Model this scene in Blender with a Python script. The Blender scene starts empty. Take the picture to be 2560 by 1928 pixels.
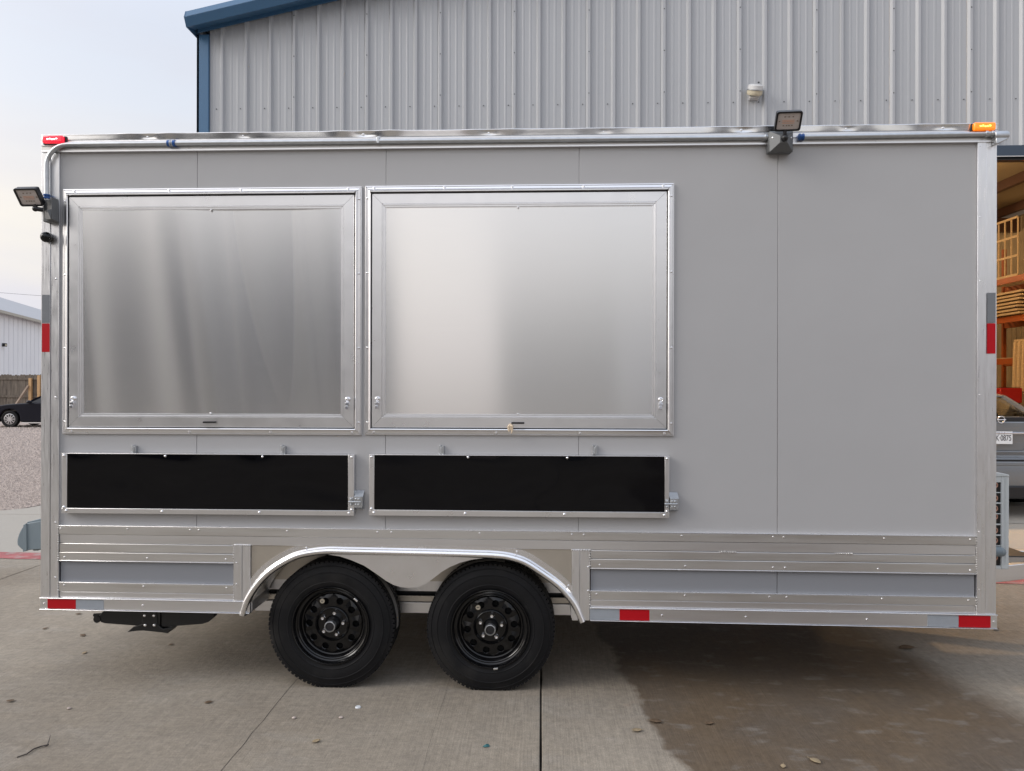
import bpy, bmesh, math, random
from mathutils import Vector, Matrix, Euler, noise as mn
random.seed(7)
PI = math.pi
scene = bpy.context.scene
col = scene.collection

# ------------------------------------------------------------------ camera
FPX = 1850.0; PSI = .0399; ROLL = .002
CAM = Vector((0, -3.92, 1.64))
Fv = Vector((-math.sin(PSI), math.cos(PSI), 0))
R0 = Vector((math.cos(PSI), math.sin(PSI), 0)); U0 = Vector((0, 0, 1))
Rv = R0*math.cos(ROLL)+U0*math.sin(ROLL); Uv = U0*math.cos(ROLL)-R0*math.sin(ROLL)
cd = bpy.data.cameras.new('camera'); cam = bpy.data.objects.new('camera', cd); col.objects.link(cam)
cam.matrix_world = Matrix((( Rv.x, Uv.x, -Fv.x, CAM.x), (Rv.y, Uv.y, -Fv.y, CAM.y), (Rv.z, Uv.z, -Fv.z, CAM.z), (0, 0, 0, 1)))
cd.sensor_width = 36; cd.lens = 36*FPX/2560; cd.clip_start = .05; cd.clip_end = 2000
scene.camera = cam

# ------------------------------------------------------------------ sky
w = bpy.data.worlds.new("World"); scene.world = w; w.use_nodes = True
nt = w.node_tree; nt.nodes.clear()
N = nt.nodes.new; Lk = nt.links.new
out = N('ShaderNodeOutputWorld'); bg = N('ShaderNodeBackground'); bg.inputs[1].default_value = .1
sky = N('ShaderNodeTexSky'); sky.sky_type = 'NISHITA'; sky.sun_disc = False
sky.sun_elevation = math.radians(38); sky.sun_rotation = math.radians(195); sky.air_density = 1; sky.dust_density = 2
tc = N('ShaderNodeTexCoord'); sp = N('ShaderNodeSeparateXYZ'); Lk(tc.outputs['Generated'], sp.inputs[0])
ramp = N('ShaderNodeValToRGB'); cr = ramp.color_ramp
cr.elements[0].position = 0.0; cr.elements[0].color = (.80, .74, .72, 1)
cr.elements[1].position = 1.0; cr.elements[1].color = (.70, .77, .90, 1)
for p, c in ((.05, (.86, .78, .76, 1)), (.13, (1.0, .93, .80, 1)), (.21, (.95, .90, .83, 1)), (.32, (.81, .85, .93, 1)), (.52, (.72, .80, .95, 1))):
    e = cr.elements.new(p); e.color = c
Lk(sp.outputs['Z'], ramp.inputs[0])
# low lavender clouds over the cream horizon, soft wisps above
mp = N('ShaderNodeMapping'); mp.inputs['Scale'].default_value = (2.2, 2.2, 9); Lk(tc.outputs['Generated'], mp.inputs[0])
nz = N('ShaderNodeTexNoise'); nz.inputs['Scale'].default_value = 1.6; nz.inputs['Detail'].default_value = 6; Lk(mp.outputs[0], nz.inputs['Vector'])
cm = N('ShaderNodeMapRange'); cm.inputs[1].default_value = .42; cm.inputs[2].default_value = .62; Lk(nz.outputs[0], cm.inputs[0])
hm = N('ShaderNodeMapRange'); hm.inputs[1].default_value = .16; hm.inputs[2].default_value = .09; Lk(sp.outputs['Z'], hm.inputs[0])
ad = N('ShaderNodeMath'); ad.operation = 'ADD'; ad.use_clamp = True
m1 = N('ShaderNodeMath'); m1.operation = 'MULTIPLY'; m1.inputs[1].default_value = .3; Lk(cm.outputs[0], m1.inputs[0])
Lk(m1.outputs[0], ad.inputs[0]); Lk(hm.outputs[0], ad.inputs[1])
mx = N('ShaderNodeMixRGB'); mx.inputs[2].default_value = (.78, .76, .82, 1); Lk(ad.outputs[0], mx.inputs[0]); Lk(ramp.outputs[0], mx.inputs[1])
sc = N('ShaderNodeMixRGB'); sc.blend_type = 'MULTIPLY'; sc.inputs[0].default_value = 1; sc.inputs[2].default_value = (9, 9, 9, 1); Lk(mx.outputs[0], sc.inputs[1])
zb_ = N('ShaderNodeMapRange'); zb_.inputs[1].default_value = .40; zb_.inputs[2].default_value = 1.0; zb_.inputs[3].default_value = 1.0; zb_.inputs[4].default_value = 1.7; Lk(sp.outputs['Z'], zb_.inputs[0])
vz = N('ShaderNodeVectorMath'); vz.operation = 'SCALE'; 
# broad sunset glow low in the left of the sky
gd = N('ShaderNodeVectorMath'); gd.operation = 'DOT_PRODUCT'; gd.inputs[1].default_value = (-.96, -.22, .17); Lk(tc.outputs['Generated'], gd.inputs[0])
gm = N('ShaderNodeMath'); gm.operation = 'MAXIMUM'; gm.inputs[1].default_value = 0; Lk(gd.outputs['Value'], gm.inputs[0])
gp = N('ShaderNodeMath'); gp.operation = 'POWER'; gp.inputs[1].default_value = 3.5; Lk(gm.outputs[0], gp.inputs[0])
gs = N('ShaderNodeVectorMath'); gs.operation = 'SCALE'; gs.inputs[0].default_value = (15., 13.2, 11.2); Lk(gp.outputs[0], gs.inputs['Scale'])
ga = N('ShaderNodeVectorMath'); ga.operation = 'ADD'; Lk(sc.outputs[0], ga.inputs[0]); Lk(gs.outputs[0], ga.inputs[1])
Lk(ga.outputs[0], vz.inputs[0]); Lk(zb_.outputs[0], vz.inputs['Scale'])
mm = N('ShaderNodeMixRGB'); mm.inputs[0].default_value = .88; Lk(sky.outputs[0], mm.inputs[1]); Lk(vz.outputs[0], mm.inputs[2])
Lk(mm.outputs[0], bg.inputs[0]); Lk(bg.outputs[0], out.inputs[0])

sd = bpy.data.lights.new('sun', 'SUN'); sd.energy = 1.25; sd.angle = math.radians(24); sd.color = (1, .96, .91)
sun = bpy.data.objects.new('sun', sd); col.objects.link(sun)
sun.rotation_euler = Vector((.85, .34, -.52)).to_track_quat('-Z', 'Y').to_euler()
vs = scene.view_settings; vs.view_transform = 'Standard'; vs.look = 'None'; vs.exposure = .20; vs.gamma = 1; vs.use_curve_mapping = False

# ------------------------------------------------------------------ pixel -> place helpers (measured from the photograph)
def ray(px, py):
    return Fv+Rv*((px-1280)/FPX)+Uv*((964-py)/FPX)
def PY(px, py, y=0.):
    d = ray(px, py); return CAM+d*((y-CAM.y)/d.y)
def PG(px, py, z=0.):
    d = ray(px, py); return CAM+d*((z-CAM.z)/d.z)
def X(px, y=0., py=900): return PY(px, py, y).x
def Z(px, py, y=0.): return PY(px, py, y).z

# ------------------------------------------------------------------ materials
def mat(name, base, rough=.5, metal=0., var=.06, vscale=3., bump=0., bscale=60., stretch=(1, 1, 1), rvar=0., rscale=None,
        spec=.5, coat=0., emit=None, estr=0., trans=0., world=False, stain=None, aniso=0., alpha=1.):
    m = bpy.data.materials.new(name); m.use_nodes = True
    t = m.node_tree; b = t.nodes['Principled BSDF']; n = t.nodes.new; l = t.links.new
    b.inputs['Base Color'].default_value = (*base, 1); b.inputs['Roughness'].default_value = rough
    b.inputs['Metallic'].default_value = metal; b.inputs['Specular IOR Level'].default_value = spec
    b.inputs['Coat Weight'].default_value = coat; b.inputs['Transmission Weight'].default_value = trans
    b.inputs['Coat Roughness'].default_value = .08; b.inputs['Alpha'].default_value = alpha
    if emit: b.inputs['Emission Color'].default_value = (*emit, 1); b.inputs['Emission Strength'].default_value = estr
    g = n('ShaderNodeNewGeometry') ; mpn = n('ShaderNodeMapping'); mpn.inputs['Scale'].default_value = stretch
    l(g.outputs['Position'], mpn.inputs[0])
    if var > 0:
        a = n('ShaderNodeTexNoise'); a.inputs['Scale'].default_value = vscale; a.inputs['Detail'].default_value = 6; a.inputs['Roughness'].default_value = .6
        l(mpn.outputs[0], a.inputs['Vector'])
        r = n('ShaderNodeMapRange'); r.inputs[1].default_value = .25; r.inputs[2].default_value = .75; r.inputs[3].default_value = 1-var; r.inputs[4].default_value = 1+var
        l(a.outputs[0], r.inputs[0])
        x = n('ShaderNodeVectorMath'); x.operation = 'SCALE'; x.inputs[0].default_value = base; l(r.outputs[0], x.inputs['Scale'])
        last = x.outputs[0]
        if stain:
            s = n('ShaderNodeTexNoise'); s.inputs['Scale'].default_value = stain[1]; s.inputs['Detail'].default_value = 5
            mp2 = n('ShaderNodeMapping'); mp2.inputs['Scale'].default_value = stain[3]; l(g.outputs['Position'], mp2.inputs[0]); l(mp2.outputs[0], s.inputs['Vector'])
            q = n('ShaderNodeMapRange'); q.inputs[1].default_value = .5; q.inputs[2].default_value = .72; q.inputs[4].default_value = stain[2]; l(s.outputs[0], q.inputs[0])
            mi = n('ShaderNodeMixRGB'); l(q.outputs[0], mi.inputs[0]); l(last, mi.inputs[1]); mi.inputs[2].default_value = (*stain[0], 1)
            last = mi.outputs[0]
        l(last, b.inputs['Base Color'])
    if rvar > 0:
        a2 = n('ShaderNodeTexNoise'); a2.inputs['Scale'].default_value = rscale or vscale*1.7; a2.inputs['Detail'].default_value = 4
        l(mpn.outputs[0], a2.inputs['Vector'])
        r2 = n('ShaderNodeMapRange'); r2.inputs[1].default_value = .3; r2.inputs[2].default_value = .7; r2.inputs[3].default_value = max(.03, rough-rvar); r2.inputs[4].default_value = rough+rvar
        l(a2.outputs[0], r2.inputs[0]); l(r2.outputs[0], b.inputs['Roughness'])
    if bump > 0:
        a3 = n('ShaderNodeTexNoise'); a3.inputs['Scale'].default_value = bscale; a3.inputs['Detail'].default_value = 4
        l(mpn.outputs[0], a3.inputs['Vector'])
        bp = n('ShaderNodeBump'); bp.inputs['Strength'].default_value = bump; bp.inputs['Distance'].default_value = .01
        l(a3.outputs[0], bp.inputs['Height']); l(bp.outputs[0], b.inputs['Normal'])
    if aniso > 0:
        b.inputs['Anisotropic'].default_value = aniso
        tg = n('ShaderNodeTangent'); tg.direction_type = 'UV_MAP'; l(tg.outputs[0], b.inputs['Tangent'])
    return m
BR = (.30, .24, .18)
ALX = mat('mill_aluminium_lengthwise', (.78, .78, .79), .34, 1, .03, 3, 0, 40, (.6, 1, 8), .03, stain=(BR, 2, .10, (.6, 1, 9)))
ALD = mat('mill_aluminium_dirty', (.68, .67, .655), .38, 1, .04, 3, 0, 40, (.6, 1, 8), .04, stain=((.34, .29, .24), 1.6, .40, (.5, 1, 9)))
ALZ = mat('mill_aluminium_upright', (.78, .78, .79), .34, 1, .05, 5, .01, 40, (14, 1, 1), .08)
ALF = mat('window_trim_aluminium', (.82, .82, .83), .30, 1, .03, 4, 0, 30, (2, 1, 2), .03)
ALB = mat('bright_aluminium', (.86, .86, .87), .24, 1, .04, 6, .02, 60, (1, 1, 1), .06)
FLASH = mat('roof_flashing_aluminium', (.76, .76, .76), .22, 1, .04, 5, .02, 30, (1, 1, 3), .05)
GALV = mat('galvanised_steel', (.52, .54, .56), .38, 1, .1, 30, .03, 80, rvar=.08)
SHEET = mat('brushed_aluminium_sheet', (.84, .835, .83), .19, 1, .012, 3, 0, 1, (1, 1, 60), .008, aniso=.90)
PANEL = mat('grey_painted_panel', (.385, .384, .390), .32, 0, .02, 1.2, .8, 1.4, spec=.6)
INSET = mat('blue_grey_inset_panel', (.215, .223, .242), .36, 0, .02, 1.2, .01, 300, spec=.5)
BLACK = mat('gloss_black_panel', (.002, .002, .003), .04, 0, .0, bump=0, spec=.24)
BLKP = mat('black_plastic', (.010, .010, .012), .35, 0, .1, 20)
BLKM = mat('black_painted_steel', (.008, .008, .009), .38, .0, .15, 12, .05, 60)
RUB = mat('tyre_rubber', (.0065, .0065, .0075), .60, 0, .25, 8, .05, 90, spec=.22, stain=((.030, .028, .026), 5, .55, (1, 1, 1)))
RIMB = mat('gloss_black_rim', (.003, .003, .0035), .16, 0, .1, 10, spec=.35, coat=.2)
RUBD = mat('dusty_tread_label', (.22, .21, .20), .7, 0, .3, 60)
BOXG = mat('grey_cast_box', (.115, .12, .125), .45, .2, .08, 10, .03, 120)
INLET = mat('bluegrey_plastic', (.17, .21, .235), .45, 0, .04, 8)
BLUEB = mat('blue_band', (.02, .09, .30), .35, .3, .1, 20)
REDT = mat('red_reflective_tape', (.40, .002, .008), .5, 0, .06, 40, spec=.25)
SILT = mat('silver_reflective_tape', (.33, .36, .40), .42, .3, .05, 40)
SILD = mat('dull_silver_tape', (.17, .18, .195), .42, .2, .05, 40)
REDL = mat('red_lens', (.75, .01, .03), .2, 0, 0, emit=(1, .01, .04), estr=.75, coat=.5)
REDLED = mat('red_led', (1, .3, .3), .3, 0, 0, emit=(1, .45, .45), estr=5)
AMBL = mat('amber_lens', (.85, .22, .01), .2, 0, 0, emit=(1, .22, .01), estr=.75, coat=.5)
AMBLED = mat('amber_led', (1, .8, .1), .3, 0, 0, emit=(1, .75, .08), estr=4)
LENS = mat('floodlight_lens', (.50, .45, .43), .22, 0, .05, 60, coat=.6)
ORSTRIPE = mat('lens_stripe', (.62, .36, .26), .4, 0, .08, 80)
LEDD = mat('led_chip', (.20, .16, .13), .4)
TANS = mat('oval_tan_sticker', (.42, .37, .28), .6, 0, .15, 150)
WTAG = mat('white_paper_tag', (.62, .50, .36), .8, 0, .2, 120)
WELD = mat('weld_bead', (.52, .51, .50), .5, 1, .2, 60, .3, 200)
UND = mat('underbody_dark', (.03, .03, .03), .7, 0, .2, 6)
WELLT = mat('wheel_well_aluminium', (.56, .52, .46), .42, 1, .08, 5, .03, 30)  # tan tint of the warm ground's reflection put into the base colour
WBLD = mat('light_stone_metal_siding', (.40, .412, .43), .36, 0, .025, .7, .01, 30, (1, 1, .2), spec=.5)
BLUE = mat('blue_painted_trim', (.052, .135, .25), .40, 0, .04, 2)
BLUED = mat('dark_blue_header', (.035, .055, .085), .5, 0, .06, 2)
SCRD = mat('dark_screw_head', (.05, .055, .06), .5, .5, 0)
WHITEP = mat('white_lamp_body', (.62, .62, .62), .4, 0, .05, 20)
CREAM = mat('cream_lamp_diffuser', (.62, .56, .42), .35, 0, .05, 20)
INSUL = mat('cream_insulation', (.36, .29, .19), .75, 0, .08, .8, .05, 6)
PURL = mat('red_brown_purlin', (.075, .035, .025), .5, 0, .1, 3)
INW = mat('inner_metal_siding', (.34, .28, .20), .55, 0, .06, 2)
ORNG = mat('orange_rack_paint', (.36, .085, .018), .45, 0, .1, 5)
WOOD = mat('pale_pine', (.56, .42, .26), .65, 0, .15, 8, .05, 40, (4, .6, 4))
WOODG = mat('weathered_grey_cedar', (.150, .125, .100), .85, 0, .5, 2.2, .25, 30, (9, 9, .7), stain=((.075, .062, .055), 3, .6, (5, 5, .8)))
WOODN = mat('new_yellow_post', (.50, .31, .15), .75, 0, .15, 3, .1, 30, (6, 6, .8))
WOODB = mat('old_brown_brace', (.26, .19, .14), .8, 0, .2, 3)
WHS = mat('white_metal_siding', (.80, .81, .83), .5, 0, .04, .5)
ROOFG = mat('grey_metal_roof', (.36, .365, .385), .45, 0, .05, .4)
CARB = mat('black_car_paint', (.007, .008, .014), .15, .0, .1, 2, spec=.2, coat=.08)
CARG = mat('grey_car_paint', (.20, .215, .235), .28, .35, .05, 4, coat=.8)
GLASSD = mat('dark_car_glass', (.01, .012, .016), .06, 0, 0, spec=.4, coat=.1)
GLASS = mat('clear_car_glass', (.75, .8, .82), .02, 0, 0, trans=1.)
CHROME = mat('chrome', (.85, .85, .87), .12, 1, .0)
ALLOY = mat('alloy_wheel', (.62, .62, .64), .28, 1, .05, 20)
PLATEM = mat('licence_plate', (.74, .75, .76), .45, 0, .03, 30)
INK = mat('black_lettering', (.03, .03, .04), .5)
REDB = mat('red_toolbox_paint', (.35, .012, .012), .35, 0, .05, 5)
YELB = mat('yellow_plastic', (.75, .38, .02), .5, 0, .05, 5)
ACW = mat('white_condenser_casing', (.56, .59, .59), .42, 0, .04, 4)
COPR = mat('copper_bend', (.50, .27, .20), .38, .7, .15, 40)
CLAY = mat('red_kerb_paint', (.34, .10, .10), .8, 0, .35, 5, .1, 60, stain=((.32, .27, .25), 9, .9, (1, 1, 1)))
LEAFB = mat('dry_brown_leaf', (.13, .085, .05), .8, 0, .35, 40)
LEAFT = mat('tan_leaf', (.30, .23, .14), .8, 0, .3, 40)
TWIG = mat('dark_twig', (.05, .042, .038), .85, 0, .3, 40)
TEAL = mat('teal_scrap', (.02, .11, .12), .6)
WDISC = mat('white_cap', (.62, .64, .66), .5, 0, .05, 60)
STONE = mat('pale_pebble', (.42, .355, .315), .85, 0, .55, 22)
BARK = mat('tree_bark', (.10, .08, .06), .9, 0, .3, 5)
LEAFG = mat('tree_leaves', (.045, .065, .03), .8, 0, .4, 1.5)
DARKD = mat('dark_reflection_band', (.03, .035, .05), .6, 0, .05, 2)  # for the panels that mirror as dark bands in the left shutter
TALLW = mat('warm_grey_siding', (.55, .52, .48), .6, 0, .06, .6)
FARW = mat('far_grey_siding', (.26, .265, .28), .6, 0, .06, .6)

def concrete():
    m = bpy.data.materials.new('broomed_concrete'); m.use_nodes = True
    t = m.node_tree; b = t.nodes['Principled BSDF']; n = t.nodes.new; l = t.links.new
    g = n('ShaderNodeNewGeometry')
    def noise(scale, detail=6, st=(1, 1, 1), rot=0., rough=.6, dist=0.):
        mpn = n('ShaderNodeMapping'); mpn.inputs['Scale'].default_value = st; mpn.inputs['Rotation'].default_value = (0, 0, rot)
        l(g.outputs['Position'], mpn.inputs[0])
        a = n('ShaderNodeTexNoise'); a.inputs['Scale'].default_value = scale; a.inputs['Detail'].default_value = detail
        a.inputs['Roughness'].default_value = rough; a.inputs['Distortion'].default_value = dist; l(mpn.outputs[0], a.inputs['Vector']); return a.outputs[0]
    def rng(x, a, c, d, e, cl=True):
        r = n('ShaderNodeMapRange'); r.clamp = cl
        for i, v in enumerate((a, c, d, e)): r.inputs[i+1].default_value = v
        l(x, r.inputs[0]); return r.outputs[0]
    def mix(f, a, c, mode='MIX'):
        x = n('ShaderNodeMixRGB'); x.blend_type = mode
        for i, v in enumerate((f, a, c)):
            if isinstance(v, (tuple, float)): x.inputs[i].default_value = v if isinstance(v, float) else (*v, 1)
            else: l(v, x.inputs[i])
        return x.outputs[0]
    def mth(op, a, c):
        x = n('ShaderNodeMath'); x.operation = op
        for i, v in enumerate((a, c)):
            if isinstance(v, (int, float)): x.inputs[i].default_value = v
            else: l(v, x.inputs[i])
        return x.outputs[0]
    sx = n('ShaderNodeSeparateXYZ'); l(g.outputs['Position'], sx.inputs[0]); px, py = sx.outputs[0], sx.outputs[1]
    big = noise(.55, 5, dist=.4); mid = noise(2.3, 7, rough=.68); fine = noise(26, 6, rough=.7); grit = noise(150, 3)
    brx = noise(3.5, 6, (34, 1.1, 1)); bry = noise(4.0, 6, (1.3, 20, 1), .22)
    base = mix(rng(big, .35, .65, 0, 1), (.238, .200, .154), (.325, .284, .228))
    base = mix(rng(mid, .3, .75, 0, .55), base, (.195, .173, .148))
    base = mix(rng(noise(1.2, 6, (1, 2.4, 1), .1, .7), .52, .72, 0, .5), base, (.33, .305, .268))
    # broom strokes, along y on the slab right of the saw joint, across on the left
    right = rng(px, -.9, -.2, .55, .9)
    strokes = mix(right, bry, brx)
    base = mix(1.0, base, rng(strokes, .25, .75, .78, 1.18), 'MULTIPLY')
    base = mix(1.0, base, rng(fine, .2, .8, .72, 1.24), 'MULTIPLY')
    base = mix(1.0, base, rng(grit, .3, .7, .84, 1.12), 'MULTIPLY')
    # dark pits and flecks
    base = mix(rng(noise(42, 3, rough=.5), .70, .76, 0, .6), base, (.07, .06, .05))
    # paler apron toward the building (beyond the red line)
    base = mix(rng(mth('ADD', py, mth('MULTIPLY', px, .05)), 2.80, 2.86, 0, .75), base, (.40, .375, .335))
    # damp brown patch left by running water
    wob = mth('MULTIPLY', mth('SUBTRACT', noise(2.2, 6), .5), .30); wob2 = mth('MULTIPLY', mth('SUBTRACT', noise(11, 5), .5), .07)
    wx = mth('ADD', mth('ADD', px, wob), wob2)
    # left bound x = .50-.14*y, right bound 2.32-.1*y
    lft = rng(mth('SUBTRACT', wx, mth('MULTIPLY', py, -.14)), .495, .535, 0, 1)
    rgt = rng(mth('SUBTRACT', wx, mth('MULTIPLY', py, -.20)), 2.50, 2.26, 0, 1)
    far = rng(mth('ADD', py, wob), 2.2, 1.5, 0, 1)
    wet = mth('MULTIPLY', mth('MULTIPLY', lft, rgt), far)
    wcol = mix(rng(noise(1.7, 5), .4, .62, 0, 1), (.090, .067, .048), (.110, .076, .046))
    wcol = mix(rng(noise(5.5, 6, (1, 2, 1)), .56, .7, 0, .8), wcol, (.18, .158, .135))
    wcol = mix(1.0, wcol, rng(strokes, .25, .75, .84, 1.14), 'MULTIPLY'); wcol = mix(1.0, wcol, rng(fine, .2, .8, .78, 1.2), 'MULTIPLY')
    base = mix(mth('MULTIPLY', wet, rng(mid, .2, .8, 1.0, .78)), base, wcol)
    # a few rusty drips
    base = mix(rng(noise(3.1, 3), .70, .78, 0, .35), base, (.30, .19, .14))
    l(base, b.inputs['Base Color'])
    ro = mth('SUBTRACT', .88, mth('MULTIPLY', wet, .22)); l(ro, b.inputs['Roughness'])
    b.inputs['Specular IOR Level'].default_value = .3
    bp = n('ShaderNodeBump'); bp.inputs['Strength'].default_value = .55; bp.inputs['Distance'].default_value = .006
    h = mth('ADD', mth('MULTIPLY', strokes, .7), mth('ADD', mth('MULTIPLY', fine, .9), mth('MULTIPLY', grit, .4)))
    l(h, bp.inputs['Height']); l(bp.outputs[0], b.inputs['Normal'])
    return m
CONC = concrete()
GRAV = mat('pinkish_gravel', (.36, .29, .25), .9, 0, .35, 14, .9, 30)
DIRT = mat('joint_dirt', (.018, .016, .014), .95, 0, .3, 20)
SLABF = mat('smooth_inner_floor', (.30, .28, .25), .55, 0, .12, 1.2, .05, 20)

# ------------------------------------------------------------------ mesh building
def org(p):
    v = Vector((0, 0, 0))
    while p: v += p.location; p = p.parent
    return v
class MB:
    def __init__(s): s.v = []; s.f = []
    def add(s, vs, fs):
        o = len(s.v); s.v += [Vector(q) for q in vs]; s.f += [tuple(i+o for i in q) for q in fs]; return s
    def box(s, x0, x1, y0, y1, z0, z1):
        return s.add([(x0, y0, z0), (x1, y0, z0), (x1, y1, z0), (x0, y1, z0), (x0, y0, z1), (x1, y0, z1), (x1, y1, z1), (x0, y1, z1)],
                     [(0, 3, 2, 1), (4, 5, 6, 7), (0, 1, 5, 4), (1, 2, 6, 5), (2, 3, 7, 6), (3, 0, 4, 7)])
    def slbox(s, x0, x1, za0, za1, zb0, zb1, y0, y1):      # a long rail whose ends sit at slightly different heights
        return s.add([(x0, y0, za0), (x1, y0, zb0), (x1, y1, zb0), (x0, y1, za0), (x0, y0, za1), (x1, y0, zb1), (x1, y1, zb1), (x0, y1, za1)],
                     [(0, 3, 2, 1), (4, 5, 6, 7), (0, 1, 5, 4), (1, 2, 6, 5), (2, 3, 7, 6), (3, 0, 4, 7)])
    def obox(s, c, h, rot):                                # oriented box: centre, half sizes, Euler or matrix
        M = rot.to_matrix() if isinstance(rot, Euler) else rot
        p = [Vector(c)+M @ Vector((a*h[0], b*h[1], d*h[2])) for d in (-1, 1) for a, b in ((-1, -1), (1, -1), (1, 1), (-1, 1))]
        return s.add(p, [(0, 3, 2, 1), (4, 5, 6, 7), (0, 1, 5, 4), (1, 2, 6, 5), (2, 3, 7, 6), (3, 0, 4, 7)])
    def bar(s, a, b, wd, ht, up=Vector((0, 0, 1))):
        a = Vector(a); b = Vector(b); d = (b-a).normalized(); sd_ = d.cross(up)
        if sd_.length < 1e-4: sd_ = Vector((1, 0, 0))
        sd_.normalize(); u2 = sd_.cross(d)
        p = []
        for q in (a, b):
            p += [q-sd_*wd/2-u2*ht/2, q+sd_*wd/2-u2*ht/2, q+sd_*wd/2+u2*ht/2, q-sd_*wd/2+u2*ht/2]
        return s.add(p, [(0, 3, 2, 1), (4, 5, 6, 7), (0, 1, 5, 4), (1, 2, 6, 5), (2, 3, 7, 6), (3, 0, 4, 7)])
    def tube(s, pts, r, n=12, caps=True):
        pts = [Vector(p) for p in pts]; k = len(pts)
        rr = r if isinstance(r, (list, tuple)) else [r]*k
        vs = []; up = None
        for i, p in enumerate(pts):
            d = (pts[min(i+1, k-1)]-pts[max(i-1, 0)]).normalized()
            if up is None: up = Vector((0, 0, 1)) if abs(d.z) < .9 else Vector((0, 1, 0))
            a = d.cross(up).normalized(); up = a.cross(d).normalized()
            for j in range(n):
                t_ = 2*PI*j/n; vs.append(p+(a*math.cos(t_)+up*math.sin(t_))*rr[i])
        fs = [(i*n+j, i*n+(j+1) % n, (i+1)*n+(j+1) % n, (i+1)*n+j) for i in range(k-1) for j in range(n)]
        if caps: fs += [tuple(range(n-1, -1, -1)), tuple(range((k-1)*n, k*n))]
        return s.add(vs, fs)
    def lathe(s, prof, c, n=48, axis='Y', close=False):    # prof: (radius, offset along axis)
        vs = []; c = Vector(c)
        for r, o in prof:
            for j in range(n):
                t_ = 2*PI*j/n; a, b = r*math.cos(t_), r*math.sin(t_)
                vs.append(c+(Vector((a, o, b)) if axis == 'Y' else Vector((a, b, o)) if axis == 'Z' else Vector((o, a, b))))
        k = len(prof)
        fs = [(i*n+j, (i+1)*n+j, (i+1)*n+(j+1) % n, i*n+(j+1) % n) for i in range(k-1) for j in range(n)]
        if close: fs += [((k-1)*n+j, j, (j+1) % n, (k-1)*n+(j+1) % n) for j in range(n)]
        return s.add(vs, fs)
    def prism(s, pts, a, b, axis='Y'):                     # 2-D outline pushed from a to b along axis
        k = len(pts)
        def P(p, o): return (p[0], o, p[1]) if axis == 'Y' else (o, p[0], p[1]) if axis == 'X' else (p[0], p[1], o)
        return s.add([P(p, a) for p in pts]+[P(p, b) for p in pts],
                     [tuple(range(k)), tuple(range(2*k-1, k-1, -1))]+[(i, k+i, k+(i+1) % k, (i+1) % k) for i in range(k)])
    def ball(s, c, r, n=12, m=8, sc=(1, 1, 1)):
        prof = [(max(1e-4, math.sin(PI*i/m))*r, -math.cos(PI*i/m)*r) for i in range(m+1)]
        o = len(s.v); s.lathe(prof, (0, 0, 0), n, 'Z')
        for i in range(o, len(s.v)): q = s.v[i]; s.v[i] = Vector(c)+Vector((q.x*sc[0], q.y*sc[1], q.z*sc[2]))
        return s
    def build(s, name, m, parent=None, bevel=0., smooth=35, fix=True, mod_seg=2):
        o_ = org(parent)
        me = bpy.data.meshes.new(name); me.from_pydata([v-o_ for v in s.v], [], s.f); me.validate()
        if fix:
            bm = bmesh.new(); bm.from_mesh(me); bmesh.ops.recalc_face_normals(bm, faces=bm.faces); bm.to_mesh(me); bm.free()
        if smooth:
            me.shade_smooth(); me.set_sharp_from_angle(angle=math.radians(smooth))
        ms = m if isinstance(m, (list, tuple)) else [m]
        for q in ms: me.materials.append(q)
        o = bpy.data.objects.new(name, me); col.objects.link(o)
        if parent: o.parent = parent
        if bevel:
            b = o.modifiers.new('bevel', 'BEVEL'); b.width = bevel; b.segments = mod_seg; b.limit_method = 'ANGLE'; b.angle_limit = math.radians(40); b.harden_normals = False
        return o
def tag(o, label=None, cat=None, group=None, kind=None):
    if label: o['label'] = label
    if cat: o['category'] = cat
    if group: o['group'] = group
    if kind: o['kind'] = kind
    return o
def thing(name, loc, label, cat, group=None):
    o = bpy.data.objects.new(name, None); o.location = loc; o.empty_display_size = .1; col.objects.link(o)
    return tag(o, label, cat, group)
def copy_to(src, parent, pos, rot=None):
    c = src.copy(); col.objects.link(c); c.parent = parent; c.location = Vector(pos)-org(parent)
    if rot: c.rotation_euler = rot
    return c
def bx(name, m, parent, *a, bevel=0.): return MB().box(*a).build(name, m, parent, bevel)

# ================================================================== THE SETTING: ground
g = MB().add([(-600, -400, -.035), (600, -400, -.035), (600, 900, -.035), (-600, 900, -.035)], [(0, 1, 2, 3)]).build('ground', GRAV, smooth=0)
tag(g, 'flat gravel and bare earth stretching to the horizon', kind='structure')
# concrete yard: joint bed + separate slabs
yard = MB().add([(-30, -40, -.03), (14, -40, -.03), (14, 5.2, -.03), (-30, 5.2, -.03)], [(0, 1, 2, 3)]).build('concrete_yard', DIRT, smooth=0)
tag(yard, 'broomed concrete yard with saw joints under the grey trailer', kind='structure')
def slab(outline):
    MB().prism(outline, -.028, 0, 'Z').build('concrete_slab', CONC, yard, bevel=.004, mod_seg=1, smooth=0)
jw = .011
xs = [-13.7, -9.14, -4.55, 0, 4.55, 9.1, 13.6]
ys = [-40, -22, -13, -7.5, 5.17]
def wob_edge(x, y0, y1, side):
    n_ = max(2, int((y1-y0)/.12)); return [(x+side*(jw*.35+.0045*abs(mn.noise(Vector((x*3, y0+(y1-y0)*i/n_*7, 1))))), y0+(y1-y0)*i/n_) for i in range(n_+1)]
for i in range(len(xs)-1):
    for j in range(len(ys)-1):
        if xs[i+1] <= -9 and ys[j+1] > 5: 
            continue
        a = wob_edge(xs[i], ys[j]+jw*.6, ys[j+1]-jw*.6, 1); b = wob_edge(xs[i+1], ys[j]+jw*.6, ys[j+1]-jw*.6, -1)
        slab(b+a[::-1])
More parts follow.
